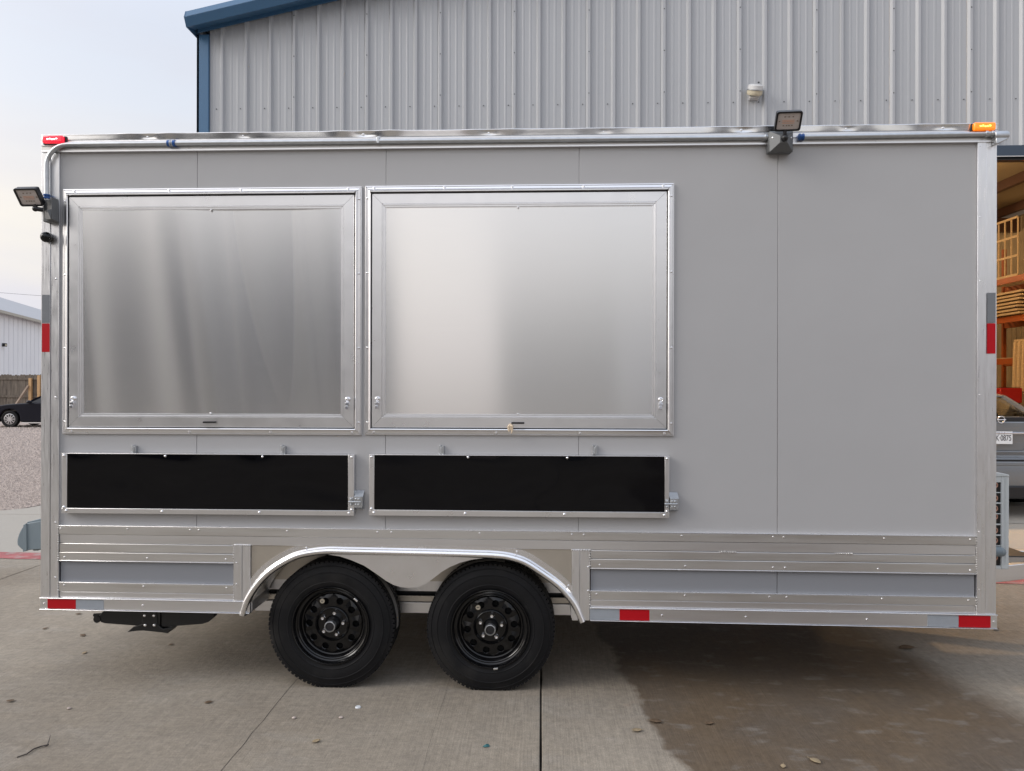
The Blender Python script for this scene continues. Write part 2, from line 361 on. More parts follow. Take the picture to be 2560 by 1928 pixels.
slab([(-13.7, -7.4), (-9.15, -7.4), (-9.15, 4.3), (-13.7, 3.2)])
# curved apron end toward the gravel (paler strip running back along the building)
slab([(-9.13, 5.18), (-9.13, 4.95), (-8.0, 5.0)][:1]+[(-9.1, 5.19), (-4.6, 5.19), (-4.6, 14), (-6.55, 14), (-6.6, 7.4), (-6.70, 6.3), (-6.83, 5.65), (-7.1, 5.35), (-7.6, 5.2)])
# shallow tooled lines and hairline crack, cut as thin dark strips a hair above the slab
def crack(pts, wd, name='crack_line'):
    m = MB()
    for i in range(len(pts)-1):
        a = Vector((*pts[i], .0015)); b = Vector((*pts[i+1], .0015)); d = (b-a).normalized(); s_ = Vector((-d.y, d.x, 0))
        w1 = wd*(.5+.5*random.random()); m.add([a-s_*w1, a+s_*w1, b+s_*w1, b-s_*w1], [(0, 1, 2, 3)])
    return m.build(name, DIRT, yard, smooth=0)
crack([(-1.357+.004*random.uniform(-1, 1), -3+.12*i) for i in range(40)], .0014)
crack([(-.506+.004*random.uniform(-1, 1), -3+.12*i) for i in range(40)], .0005)
0 and crack([(-2.72+.003*random.uniform(-1, 1), -1.0+.15*i) for i in range(38)], .0009)
# worn red painted line
rl = MB()
n_ = 110
top = []; bot = []
for i in range(n_+1):
    x = -9+16*i/n_; yc = 2.71-.052*x; j = .015*mn.noise(Vector((x*5, 0, 3)))
    bot.append((x, yc-.125+j, .004)); top.append((x, yc+.125+.02*mn.noise(Vector((x*4, 5, 3))), .004))
rl.add(bot+top, [(i, i+1, n_+2+i, n_+1+i) for i in range(n_)]).build('painted_line', CLAY, yard, smooth=0)
# pebbles where the gravel is near
pb = MB(); rnd = random.Random(3)
def pebble(mb, x, y, z, r):
    o = len(mb.v); q = [(1, 0, 0), (-.5, .87, 0), (-.5, -.87, 0), (.1, .1, .6), (0, 0, -.6)]
    a = rnd.random()*6; c_, s_ = math.cos(a), math.sin(a)
    mb.v += [Vector((x+r*(p[0]*c_-p[1]*s_)*rnd.uniform(.7, 1.2), y+r*(p[0]*s_+p[1]*c_)*rnd.uniform(.7, 1.2), z+r*p[2])) for p in q]
    mb.f += [(o, o+1, o+3), (o+1, o+2, o+3), (o+2, o, o+3)]
for i in range(16000):
    px = rnd.uniform(-8, 112); py = 1062+rnd.random()**.8*225
    p = PG(px, py, -.03)
    if p.x > -6.9 and p.y < 5.9: continue
    if py > 1264+(106-px)*.19-2: continue
    pebble(pb, p.x, p.y, -.028, rnd.uniform(.010, .030)*(1+.04*(p.y-5)))
tag(pb.build('gravel', STONE, smooth=0, fix=False), 'loose pale pebbles covering the lot behind the trailer', kind='stuff')

# ================================================================== THE TRAILER
TR = thing('food_trailer', (-.2, 0, 0), 'long grey concession trailer with two shuttered serving windows on tandem wheels', 'trailer')
YF = 0.0
XL, XR = -2.712, 2.343
# body shell behind the skins
sh = MB().box(XL+.004, XR-.004, .30, 2.30, .46, 2.975).box(XL+.004, XR-.004, .035, .30, .87, 2.975)
sh.box(XL+.004, X(628)-.01, .035, .30, .46, .87).box(X(1476)+.01, XR-.004, .035, .30, .46, .87)
sh.build('body_shell', ALZ, TR)
MB().box(XL-.004, XR+.004, .012, 2.32, 2.977, 2.992).build('roof', ALX, TR, .003)
# painted wall panels
seams = [-2.622, -1.859, -.832, .1966, 1.234, X(2440)+.004]
for i in range(5):
    a, b = seams[i]+.0011, seams[i+1]-.0011
    ml, mr = .8735-.0019*(a+2.6), .8735-.0019*(b+2.6)
    MB().slbox(a, b, ml-.01, 2.905, mr-.01, 2.905, .004, .034).build('wall_panel', PANEL, TR, .0012)
for s_ in seams[1:5]:
    MB().box(s_-.004, s_+.004, .0095, .030, .868, 2.9).build('seam_strip', PANEL, TR)
# lower painted insets
zl = lambda py: Z(150, py); zr = lambda py: Z(2440, py)
def rail_z(pl, pr):                    # heights at trailer left and right ends, any x by interpolation
    a, b = zl(pl), zr(pr); xa, xb = X(150), X(2440)
    return lambda x: a+(b-a)*(x-xa)/(xb-xa)
g0 = rail_z(1314, 1341); g1 = rail_z(1335, 1363); g2 = rail_z(1357, 1388); g3 = rail_z(1379, 1409); g4 = rail_z(1400, 1434)
g5 = rail_z(1456, 1493.5); g6 = rail_z(1478, 1514); g7 = rail_z(1493, 1534); g8 = rail_z(1523, 1570)
xA, xB, xC, xD = X(150), X(587), X(1476), X(2440)
def rail(name, m, x0, x1, ga, gb, y0, y1, bevel=.002, gap=.0008):
    return MB().slbox(x0, x1, gb(x0)+gap, ga(x0)-gap, gb(x1)+gap, ga(x1)-gap, y0, y1).build(name, m, TR, bevel)
rail('belt_rail', ALD, xA+.002, xD-.002, g0, g1, -.010, .03)
rail('belt_rail', ALX, xA+.002, xD-.002, g1, g2, -.004, .03)
off = lambda f, d: (lambda x: f(x)+d)
rail('lip_strip', ALB, xA+.002, xD-.002, off(g0, .0045), off(g0, -.001), -.013, .02, .001)
for x0, x1 in ((xA, xB), (xC, xD)):
    rail('lower_rail', ALD, x0+.002, x1-.002, g2, g3, -.006, .03)
    rail('lower_rail', ALD, x0+.002, x1-.002, g3, g4, -.009, .03)
    rail('lip_strip', ALB, x0+.002, x1-.002, off(g4, .0015), off(g4, -.004), -.012, .02, .001)
    rail('lower_rail', ALD, x0+.002, x1-.002, off(g5, .002), g6, -.009, .03)
    rail('lip_strip', ALB, x0+.002, x1-.002, off(g5, .006), off(g5, .0015), -.012, .02, .001)
    rail('lower_rail', ALX, x0+.002, x1-.002, g6, g7, -.005, .03)
    if x0 == xA: rail('inset_panel', INSET, x0+.004, x1-.004, off(g4, .004), off(g5, -.004), .004, .03, .001)
    else:
        rail('inset_panel', INSET, x0+.004, 1.234-.0015, off(g4, .004), off(g5, -.004), .004, .03, .001)
        rail('inset_panel', INSET, 1.234+.0015, x1-.004, off(g4, .004), off(g5, -.004), .004, .03, .001)
# skirt channel with bright lips
for x0, x1 in ((XL-.003, X(628)), (X(1476)-.0, XR+.004)):
    rail('skirt_channel', ALX, x0, x1, off(g7, -.004), off(g8, .004), -.012, .03, .0015)
    rail('skirt_lip', ALB, x0, x1, off(g7, .001), off(g7, -.0045), -.020, .03, .001)
    rail('skirt_lip', ALB, x0, x1, off(g8, .0045), g8, -.020, .03, .001)
# corner posts with a fold line
def post(x0, xm, x1, ztop, zbot_l, name='corner_post'):
    p = MB().box(x0, xm-.0008, -.012, .03, zbot_l, ztop); p.box(xm+.0008, x1, -.009, .03, zbot_l, ztop)
    p.box(xm-.0008, xm+.0008, -.004, .03, zbot_l, ztop); return p.build(name, ALZ, TR, .0012)
post(XL, X(129), xA, Z(129, 384), g7(XL)+.001)
post(xD, X(2462), XR, Z(2462, 357), g7(XR)+.001)
MB().box(XL, XL+.03, .03, 2.3, .47, 2.97).build('end_wall', ALZ, TR); MB().box(XR-.003, XR, .03, 2.3, .47, 2.97).build('end_wall', ALZ, TR)
# wheel posts (weld-edged)
post(X(587), X(608), X(628), Z(600, 1361), g7(X(600))+.001, 'wheel_arch_post')
post(X(1431), X(1450), X(1475), Z(1450, 1374), g8(X(1450)), 'wheel_arch_post')
def welds(x0, z0, x1, z1, step=.011):
    n_ = max(2, int(math.hypot(x1-x0, z1-z0)/step)); m = MB()
    for i in range(n_):
        t_ = i/(n_-1); rr = random.uniform(.0035, .006)
        m.ball((x0+(x1-x0)*t_+random.uniform(-.001, .001), -.010, z0+(z1-z0)*t_), rr, 6, 4, (1, .8, 1))
    o = m.build('weld_bead', WELD, TR); tag(o, kind='stuff')
welds(xA-.001, g0(xA), xA-.001, g4(xA)); welds(xA-.001, g5(xA), xA-.001, g7(xA))
welds(xB, g2(xB), xB, g4(xB)); welds(xB, g5(xB), xB, g7(xB)); welds(xB, g2(xB), X(628), g2(X(628)))
welds(xD, g0(xD), xD, g4(xD)); welds(xD, g5(xD), xD, g7(xD)); welds(xC, g2(xC), xC, g4(xC)); welds(xC, g5(xC), xC, g7(xC)); welds(X(1431), g2(xC), xC, g2(xC))
for a, b in ((1800, 1840), (2090, 2130)): welds(X(a), g2(X(a)), X(b), g2(X(b)), .008)

# roof rail: flashing strip with dents round its screws + flat band
amp = [1.2, .7, 1.6, .9, .5, 1.3, .8, 1.1]
scx = [X(p) for p in (371, 609, 908, 1221, 1507, 1850, 2111, 2353)]
nx, nz_ = 520, 10
m = MB(); vs_ = []; z0, z1 = 2.960, 2.994
for j in range(nz_+1):
    for i in range(nx+1):
        x = XL+(XR-XL)*i/nx; v = j/nz_; z = z0+(z1-z0)*v
        y = -.016-.003*v
        for q, am in zip(scx, amp):
            d = abs(x-q-.01*am); y += .0045*am*math.exp(-(d/(.022+.012*am))**2)*math.sin(PI*min(1, v*.9+.1)) - .0042*am*math.exp(-((d-.05-.05*am)/.06)**2)*v
        y += .0025*mn.noise(Vector((x*1.6, v*.6, 2)))*(.3+v)
        vs_.append((x, y, z+.0018*mn.noise(Vector((x*3, 0, 8)))*v))
m.add(vs_, [(j*(nx+1)+i, j*(nx+1)+i+1, (j+1)*(nx+1)+i+1, (j+1)*(nx+1)+i) for j in range(nz_) for i in range(nx)])
fl = m.build('roof_flashing', FLASH, TR, smooth=60); sm = fl.modifiers.new('thickness', 'SOLIDIFY'); sm.thickness = .0015; sm.offset = 1
zb1, zb0 = 2.9595, 2.898
MB().box(XL, XR, -.016, .03, 2.932, zb1).build('roof_rail', ALX, TR, .002)
MB().box(XL, XR, -.012, .03, zb0+.010, 2.9315).build('roof_rail', ALD, TR, .001)
MB().box(XL+.002, XR-.002, -.017, .02, zb0, zb0+.0095).build('roof_rail', ALX, TR, .001)

# ---- serving windows
def rings(prof, x0, x1, z0, z1, side, gap=.0007):
    """one mitred side of a rectangular frame; prof = (inset, y)"""
    m = MB(); vs = []
    for ins, y in prof:
        a, b, c, d = x0+ins, x1-ins, z0+ins, z1-ins
        if side == 'top': vs += [(a+gap, y, d), (b-gap, y, d)]
        if side == 'bottom': vs += [(a+gap, y, c), (b-gap, y, c)]
        if side == 'left': vs += [(a, y, c+gap), (a, y, d-gap)]
        if side == 'right': vs += [(b, y, c+gap), (b, y, d-gap)]
    k = len(prof)
    m.add(vs, [(2*i, 2*i+1, 2*i+3, 2*i+2) for i in range(k-1)]+[tuple(range(0, 2*k, 2)), tuple(range(2*k-1, 0, -2))])
    return m
OUT = [(0, .006), (0, -.007), (.0035, -.008), (.0045, -.005), (.0075, -.0095), (.020, -.011), (.023, -.018), (.029, -.021), (.033, -.018), (.0345, -.010), (.0345, .01)]
OUTT = [(0, .006), (0, -.009), (.004, -.010), (.0055, -.006), (.008, -.009), (.018, -.012), (.024, -.022), (.031, -.030), (.0355, -.030), (.037, -.024), (.037, .01)]
DOOR = [(0, .008), (0, -.0145), (.0015, -.016), (.052, -.016), (.054, -.0125), (.0565, -.0125), (.058, -.0145), (.061, -.0145), (.0625, -.011), (.069, -.011), (.070, -.0075), (.072, -.0075), (.072, .008)]
bolt_m = MB().lathe([(.0001, -.0065), (.0035, -.006), (.0065, -.0035), (.0075, 0), (.0075, .002)], (0, 0, 0), 10)
screws = MB()
def screw(x, z, y=-.012, r=.0048):
    screws.lathe([(.0001, -.0035), (r*.7, -.003), (r, 0), (r*1.25, .0005), (r*1.25, .003)], (x, y, z), 8)
latch_src = handle_src = None
bolt_src = bolt_m.build('bolt', ALB, None); bolt_src.hide_render = False
first_bolt = [True]
def bolt(parent, x, y, z):
    if first_bolt[0]:
        bolt_src.parent = parent; bolt_src.location = Vector((x, y, z))-org(parent); first_bolt[0] = False; return bolt_src
    return copy_to(bolt_src, parent, (x, y, z))
def hatch(x0, x1, z0, z1, tops, seed, lean, label):
    H = bpy.data.objects.new('serving_window', None); col.objects.link(H); H.parent = TR; H.location = Vector(((x0+x1)/2, 0, z0))-org(TR); H['label'] = label
    rings(OUTT, x0, x1, z0, z1, 'top').build('frame_rail', ALF, H, smooth=25)
    for s_ in ('bottom', 'left', 'right'): rings(OUT, x0, x1, z0, z1, s_).build('frame_rail', ALF, H, smooth=25)
    MB().box(x0+.03, x1-.03, .0030, .006, z0+.03, z1-.03).build('dark_gap', UND, H)
    i = .0395
    for s_ in ('top', 'bottom', 'left', 'right'):
        rings(DOOR, x0+i, x1-i, z0+i, z1-i-.004, s_).build('door_rail', ALF, H, smooth=25)
    # shutter skin: thin sheet, slightly oil-canned
    a, b, c, d = x0+i+.070, x1-i-.070, z0+i+.070, z1-i-.074
    nx, nz2 = 220, 60; vs = []
    for j in range(nz2+1):
        for q in range(nx+1):
            u, v = q/nx, j/nz2; x = a+(b-a)*u; z = c+(d-c)*v
            edge = 1.
            us = u+lean*(v-.5)
            y = -.0022+min(.0048, edge*(seed[1]*mn.noise(Vector((us*3.4, v*.4, seed[0])))+seed[2]*mn.noise(Vector((us*12, v*.7, seed[0]+4)))))
            vs.append((x, y, z))
    m = MB().add(vs, [(j*(nx+1)+q, j*(nx+1)+q+1, (j+1)*(nx+1)+q+1, (j+1)*(nx+1)+q) for j in range(nz2) for q in range(nx)])
    o = m.build('shutter_sheet', SHEET, H, smooth=80)
    me = o.data; uv = me.uv_layers.new(name='UVMap'); lp = me.loops
    for li in range(len(lp)):
        co = me.vertices[lp[li].vertex_index].co; uv.data[li].uv = (co.z, co.x)
    # pull handle, two cam latches, drain bolts
    xc = (x0+x1)/2
    hd = MB().box(xc-.034, xc+.034, -.030, -.024, z0+.062, z0+.071).box(xc-.034, xc-.024, -.026, -.015, z0+.062, z0+.071).box(xc+.024, xc+.034, -.026, -.015, z0+.062, z0+.071)
    hd.build('pull_handle', BLKP, H, .001)
    for sx in (x0+.072 if seed[3] else x0+.067, x1-.070):
        zc = z0+.190
        l_ = MB().lathe([(.0001, -.010), (.005, -.011), (.006, -.008), (.010, -.012), (.0135, -.010), (.0145, -.004), (.0145, 0)], (sx, -.016, zc), 20)
        l_.box(sx-.011, sx+.010, -.033, -.016, zc-.032, zc-.0165).box(sx-.011, sx+.005, -.036, -.016, zc-.050, zc-.034)
        l_.build('cam_latch', CHROME, H, .001)
    screw(xc, z0+.113, -.011, .004); screw(xc, z1-.120, -.011, .004)
    for t_ in tops: screw(x0+(x1-x0)*t_, z1-.0125, -.012, .0062)
    for t_ in (.03, .43, .70, .97): screw(x0+(x1-x0)*t_, z0+.0135, -.012, .0058)
    for t_ in (.05, .35, .65, .95): screw(x0+.0135, z0+(z1-z0)*t_, -.012, .0046); screw(x1-.0135, z0+(z1-z0)*t_, -.012, .0046)
    return H
hatch(-2.595, -.960, 1.3737, 2.6985, (.04, .36, .60, .955), (5.9, .0100, .0, 0), .08, 'left shutter with wavy streaked reflections')
hatch(-.942, .693, 1.3762, 2.702, (.03, .26, .48, .71, .965), (9.7, .0020, .0, 1), .05, 'right shutter, brighter and smoother than the left')

# ---- fold-down counters: black gloss panels in aluminium angle
def shelf(px0, px1, pb0, pb1, ptop, pbot, ptl, ptr, pbl, pbr, boltsx, hinge):
    S = bpy.data.objects.new('folding_counter', None); col.objects.link(S); S.parent = TR
    X = lambda p: PY(p, 1200, -.033).x
    Z = lambda p, q: PY(p, q, -.033).z
    x0, x1 = X(px0), X(px1); zt = (Z(px0, ptl)+Z(px1, ptr))/2; zb = (Z(px0, pbl)+Z(px1, pbr))/2
    S.location = Vector(((x0+x1)/2, 0, zb))-org(TR)
    a, b = X(pb0), X(pb1); c = (Z(pb0, pbot[0])+Z(pb1, pbot[1]))/2; d = (Z(pb0, ptop[0])+Z(pb1, ptop[1]))/2
    nx, nz2 = 90, 20
    m = MB(); m.add([(a-.005+(b-a+.01)*q/nx, -.0305+.006*mn.noise(Vector((q/nx*5, j/nz2*1.5, px0)))*math.sin(PI*j/nz2), c-.003+(d-c+.004)*j/nz2) for j in range(nz2+1) for q in range(nx+1)],
                    [(j*(nx+1)+q, j*(nx+1)+q+1, (j+1)*(nx+1)+q+1, (j+1)*(nx+1)+q) for j in range(nz2) for q in range(nx)])
    m.build('gloss_sheet', BLACK, S, smooth=80)
    MB().box(x0+.002, x1-.002, -.024, .0, zb+.002, zt-.002).build('counter_core', ALX, S, .001)
    MB().box(x0, x1, -.037, .0, zb, c).build('angle_trim', ALF, S, .0012)
    MB().box(x0, a, -.0345, .0, c+.001, zt).build('angle_trim', ALF, S, .0012)
    MB().box(b, x1, -.0345, .0, c+.001, zt).build('angle_trim', ALF, S, .0012)
    MB().box(a+.001, b-.001, -.033, .0, d, zt).build('angle_trim', ALF, S, .0008)
    for p in boltsx: bolt(S, X(p), -.0325, d-.009); bolt(S, X(p-7), -.037, (zb+c)/2)
    for q in ((x0+.012, c+.005), (x0+.012, zt-.013), (x1-.012, c+.005), (x1-.012, zt-.013)): bolt(S, q[0], -.035, q[1])
    for q in (x0+.026, x1-.026): bolt(S, q, -.037, (zb+c)/2)
    # hinge bracket at the right end
    h = MB(); hx = x1; hz = zb+.075
    h.add([(hx-.002, -.001, hz+.055), (hx+.048, -.001, hz+.055), (hx+.050, -.042, hz+.026), (hx+.004, -.042, hz+.026)], [(0, 1, 2, 3)])
    h.box(hx+.002, hx+.046, -.043, -.040, hz-.030, hz+.026)
    h.add([(hx+.050, -.042, hz+.026), (hx+.046, -.001, hz+.055), (hx+.046, -.001, hz-.045), (hx+.046, -.042, hz-.030)], [(0, 1, 2, 3)])
    h.add([(hx, -.001, hz-.045), (hx+.046, -.001, hz-.045), (hx+.046, -.042, hz-.030), (hx+.002, -.042, hz-.030)], [(0, 1, 2, 3)])
    hb = h.build('hinge_bracket', GALV, S, smooth=0); md = hb.modifiers.new('thickness', 'SOLIDIFY'); md.thickness = .002
    h = MB().tube([(hx-.026, -.046, hz), (hx+.040, -.046, hz)], .0045, 10)
    h.box(hx-.022, hx-.004, -.0445, -.037, hz-.020, hz+.020).box(hx+.006, hx+.036, -.0465, -.0425, hz-.020, hz+.020)
    for xx in (hx-.013, hx+.013, hx+.028):
        for zz in (-.014, .014): h.lathe([(.0001, -.005), (.004, -.004), (.0055, 0)], (xx, -.046, hz+zz), 8)
    h.build('hinge', GALV, S, .0008)
shelf(154.8, 885, 167.8, 870.3, (1135.7, 1138), (1271, 1275.5), 1134, 1136, 1283, 1289, (413, 656), 0)
shelf(923, 1673, 935.7, 1662, (1140, 1140), (1277.5, 1277.6), 1138, 1139, 1291, 1292.7, (1170, 1418), 1)
for p in (338, 710, 1105, 1487):       # slide catches above the counters
    x = X(p); z = Z(p, 1136)
    c_ = MB().box(x-.013, x-.002, -.014, .003, z, z+.050).box(x+.002, x+.013, -.018, .003, z, z+.046).box(x-.004, x+.004, -.022, .0, z+.006, z+.040)
    c_.lathe([(.0001, -.004), (.003, -.003), (.003, 0)], (x-.007, -.014, z+.014), 8)
    c_.build('slide_catch', GALV, TR, .001)

# ---- fender
cp = [(609, 1535), (621, 1498), (642, 1464), (671, 1432), (708, 1406), (745, 1388), (784, 1379.5), (824, 1376), (877, 1377), (1020, 1380), (1126, 1382.5), (1190, 1384.5), (1231, 1386), (1271, 1390.5), (1311, 1403), (1350, 1427), (1390, 1456), (1416, 1482), (1437, 1511), (1455, 1552)]
P2 = [Vector((PY(*p).x, PY(*p).z)) for p in cp]
# resample with Catmull-Rom
path = []
for i in range(len(P2)-1):
    a = P2[max(i-1, 0)]; b = P2[i]; c = P2[i+1]; d = P2[min(i+2, len(P2)-1)]
    for k in range(6):
        t_ = k/6; path.append(.5*((2*b)+(c-a)*t_+(2*a-5*b+4*c-d)*t_*t_+(3*b-a-3*c+d)*t_**3))
path.append(P2[-1])
sec = [(.048, .004), (.048, -.0035), (.021, -.0045)]+[(.0195*math.cos(PI*k/10), -.006-.030*math.sin(PI*k/10)) for k in range(11)]+[(-.0195, .02), (-.016, .27), (-.013, .27)]
def sweep(sec_, name, m_, i0=0, i1=None, parent=TR):
    pts = path[i0:i1]; vs = []; k = len(sec_)
    for i, p in enumerate(pts):
        q = pts[min(i+1, len(pts)-1)]-pts[max(i-1, 0)]; q.normalize(); nn = Vector((-q.y, q.x))
        for s1, y in sec_: vs.append((p.x+nn.x*s1, y, p.y+nn.y*s1))
    return MB().add(vs, [(i*k+j, i*k+j+1, (i+1)*k+j+1, (i+1)*k+j) for i in range(len(pts)-1) for j in range(k-1)]).build(name, m_, parent, smooth=40)
FEN = bpy.data.objects.new('fender', None); col.objects.link(FEN); FEN.parent = TR
sweep(sec[:3], 'fender_flange', ALB, parent=FEN); sweep(sec[2:-2], 'fender_roll', ALB, parent=FEN); sweep(sec[-3:], 'fender_liner', ALZ, parent=FEN)
# wall plate over the arch
xa, xb = X(629), X(1430)
up = [(p.x, p.y+.0) for p in path if xa <= p.x <= xb]
MB().prism([(xa, g2(xa)-.001)]+[(xa, up[0][1]+.02)]+[(p[0], p[1]+.012) for p in up]+[(xb, up[-1][1]+.02), (xb, g2(xb)-.001)], .004, .012).build('arch_plate', WELLT, TR)
# scalloped splash plate between the wheels
sc_ = [(800, 1381), (824, 1387), (850, 1391), (877, 1400), (910, 1414), (943, 1436), (965, 1452), (983, 1462), (1002, 1468), (1022, 1470), (1046, 1468), (1066, 1459), (1086, 1444), (1105, 1429), (1126, 1417), (1150, 1407), (1178, 1399.5), (1226, 1393), (1250, 1388)]
pl = [(PY(*p).x, PY(*p).z) for p in sc_]
MB().prism(pl+[(pl[-1][0], pl[-1][1]+.03), (pl[0][0], pl[0][1]+.03)], -.001, .004).build('splash_plate', ALF, TR)
# wheel well: back wall, frame rail, end plates
yb = .29
MB().box(X(590), X(1500), yb, yb+.004, .52, .84).build('wheel_well_wall', WELLT, TR)
MB().box(X(590), X(1500), yb-.02, yb+.03, Z(1000, 1530, yb), Z(1000, 1503, yb)).build('frame_rail', ALX, TR, .003)
MB().box(X(590), X(1500), yb-.008, yb, Z(1000, 1503, yb)+.001, Z(1000, 1488, yb)).build('frame_rail', WELLT, TR, .002)
for px in (629, 1431):
    MB().box(X(px)-.003, X(px)+.0, .015, .27, g8(X(px))+.005, g2(X(px))).build('well_end_plate', ALZ, TR)
for yy in (.32, 2.25):
    MB().box(XL+.02, XR-.02, yy, yy+.05, .40, .50).build('chassis_beam', BLKM, TR)
for k in range(9): MB().box(XL+.2+k*.58, XL+.25+k*.58, .33, 2.25, .42, .46).build('cross_member', BLKM, TR)
MB().box(XL+.02, XR-.02, .34, 2.28, .465, .485).build('floor_pan', UND, TR)

# ---- wheels
def wheel(cx, cz, ph, stick):
    W = bpy.data.objects.new('wheel', None); col.objects.link(W); W.parent = TR; y0 = .035
    W.location = Vector((cx, y0, cz))-org(TR); c = Vector((cx, y0, cz)); R_ = .3475
    tw = .205
    t_ = MB()
    prof = [(.196, .020), (.207, .008), (.222, .003), (.232, .000), (.234, -.0022), (.237, -.0022), (.239, -.0008), (.262, -.004), (.284, -.0012), (.2855, -.003), (.2885, -.0028), (.290, .0005), (.302, .004), (.318, .008), (.3195, .0055), (.3215, .0058), (.3225, .0095), (R_-.011, .014), (R_-.005, .026), (R_-.004, .040), (R_-.009, .042), (R_-.009, .048), (R_-.002, .050), (R_-.0005, .080),
            (R_-.009, .082), (R_-.009, .089), (R_, .091), (R_, .120), (R_-.009, .122), (R_-.009, .129), (R_-.0005, .131), (R_-.005, .176), (R_-.011, .190), (.300, .199), (.262, .209), (.207, .197), (.196, .185)]
    t_.lathe(prof, c, 120, close=True)
    nb = 84                                   # shoulder tread blocks
    for k in range(nb):
        a = 2*PI*k/nb; rr = R_-.006
        er = Vector((math.cos(a), 0, math.sin(a))); et = Vector((-math.sin(a), 0, math.cos(a))); ey = Vector((0, 1, 0))
        M = Matrix((er, ey, et)).transposed()
        t_.obox(c+er*(R_-.0115)+ey*.028, (.0095, .0135, .0088), M); t_.obox(c+er*(R_-.0115)+ey*.178, (.0095, .0135, .0088), M)
    tyre = t_.build('tyre', RUB, W, smooth=30)
    for v in tyre.data.vertices:              # flat where it meets the slab
        if v.co.z+cz < .0015: v.co.z = .0015-cz
    r_ = MB()
    r_.lathe([(.199, .19), (.199, .025), (.2095, .010), (.213, .001), (.211, -.005), (.2065, -.006), (.202, .000), (.196, .016), (.190, .020), (.184, .019), (.178, .024), (.1745, .036), (.171, .046), (.165, .049), (.160, .045)], c, 96)
    # disc with ten round holes
    nh = 10; hr = .0165; hc = .128
    for k in range(nh):
        a0 = 2*PI*k/nh+ph; pts = []; hole = []; ns = 24
        for q in range(ns):
            th = 2*PI*q/ns; hx, hz = hc+hr*math.cos(th), hr*math.sin(th); hole.append((hx, hz))
            dx, dz = math.cos(th), math.sin(th); lim = PI/nh
            # outline of the sector around the hole in (r, angle)
            rr_ = hc+dx*.0325/max(abs(dx), abs(dz)); aa = lim*dz/max(abs(dx), abs(dz)); pts.append((rr_, aa))
        vs = []
        for rr_, aa in pts:
            dd = .040+.006*((rr_-.0955)/.065); vs.append(c+Vector((rr_*math.cos(a0+aa), dd, rr_*math.sin(a0+aa))))
        for rp, yy in ((hr+.003, .0385), (hr, .042), (hr, .060)):
            for q in range(ns):
                th = 2*PI*q/ns; hx, hz = hc+rp*math.cos(th), rp*math.sin(th)
                rr_ = math.hypot(hx, hz); aa = math.atan2(hz, hx)
                vs.append(c+Vector((rr_*math.cos(a0+aa), yy, rr_*math.sin(a0+aa))))
        r_.add(vs, [(l_*ns+q, l_*ns+(q+1) % ns, (l_+1)*ns+(q+1) % ns, (l_+1)*ns+q) for l_ in range(3) for q in range(ns)])
    r_.lathe([(.0955, .040), (.093, .034), (.088, .030), (.084, .036), (.080, .046), (.060, .048), (.0415, .048), (.040, .056)], c, 64)
    rim = r_.build('rim', RIMB, W, smooth=35, fix=False)
    for s_ in range(1): MB().lathe([(.19, .10), (.0001, .10)], c, 32).build('brake_drum', UND, W)
    # greased hub with steel ring
    h_ = MB().lathe([(.040, .056), (.036, .050), (.030, .020), (.0285, .012)], c, 32); h_.build('hub', BLKM, W)
    MB().lathe([(.0285, .012), (.0300, -.012), (.0288, -.018), (.0245, -.019), (.0235, -.013)], c, 32).build('hub_cap', GALV, W)
    MB().lathe([(.0235, -.013), (.012, -.015), (.0001, -.0155)], c, 24).build('hub_plug', BLKP, W)
    for k in range(5):
        a = 2*PI*k/5+ph+.1; q = c+Vector((.0605*math.cos(a), .048, .0605*math.sin(a)))
        MB().lathe([(.013, .002), (.0125, -.006), (.0105, -.008), (.0105, -.020), (.009, -.0225), (.0055, -.0225), (.005, -.016), (.0001, -.016)], q, 6).build('lug_nut', CHROME, W, smooth=20)
    for px, py, kind in stick:
        p = PY(px, py, y0+(.035 if kind == 'oval' else -.010))
        if kind == 'oval':
            o = MB().lathe([(.013, .0015), (.013, 0), (.0001, 0)], p, 20); o.build('rim_sticker', TANS, W)
            MB().box(p.x-.007, p.x+.007, p.y-.001, p.y, p.z-.0015, p.z+.0015).build('rim_sticker_print', INK, W)
        else:
            a = kind; MB().obox(p, (.012, .004, .0045), Euler((0, -a, 0))).build('wheel_weight', ALB, W, .001)
    return W
w1 = wheel(-1.1363, .3400, .0, ((805.6, 1503, 'oval'), (889.6, 1500, -.75)))
w2 = wheel(-.2714, .3350, .12, ((1195, 1519, 'oval'), (1239, 1672, .12)))
# paper label strips left on the treads
def tread_label(cx, cz, a0, a1, y0, y1, par):
    n_ = 24; vs = []; R_ = .3483
    for i in range(n_+1):
        a = math.radians(a0+(a1-a0)*i/n_); vs += [(cx+R_*math.cos(a), y0, cz+R_*math.sin(a)), (cx+R_*math.cos(a), y1, cz+R_*math.sin(a))]
    MB().add(vs, [(2*i, 2*i+1, 2*i+3, 2*i+2) for i in range(n_)]).build('tread_label', RUBD, par)
tread_label(-1.1363, .3400, -5, 50, .095, .150, w1); tread_label(-.2714, .3375, 78, 138, .095, .15, w2)
for cx in (-1.1363, -.2714):           # axles, far wheels
    MB().tube([(cx, .25, .34), (cx, 2.1, .34)], .035, 12).build('axle', BLKM, TR)
    MB().lathe([(.20, 0), (.335, .01), (.339, .03), (.339, .17), (.335, .19), (.20, .20)], (cx, 2.06, .34), 48, close=True).build('far_tyre', RUB, TR)

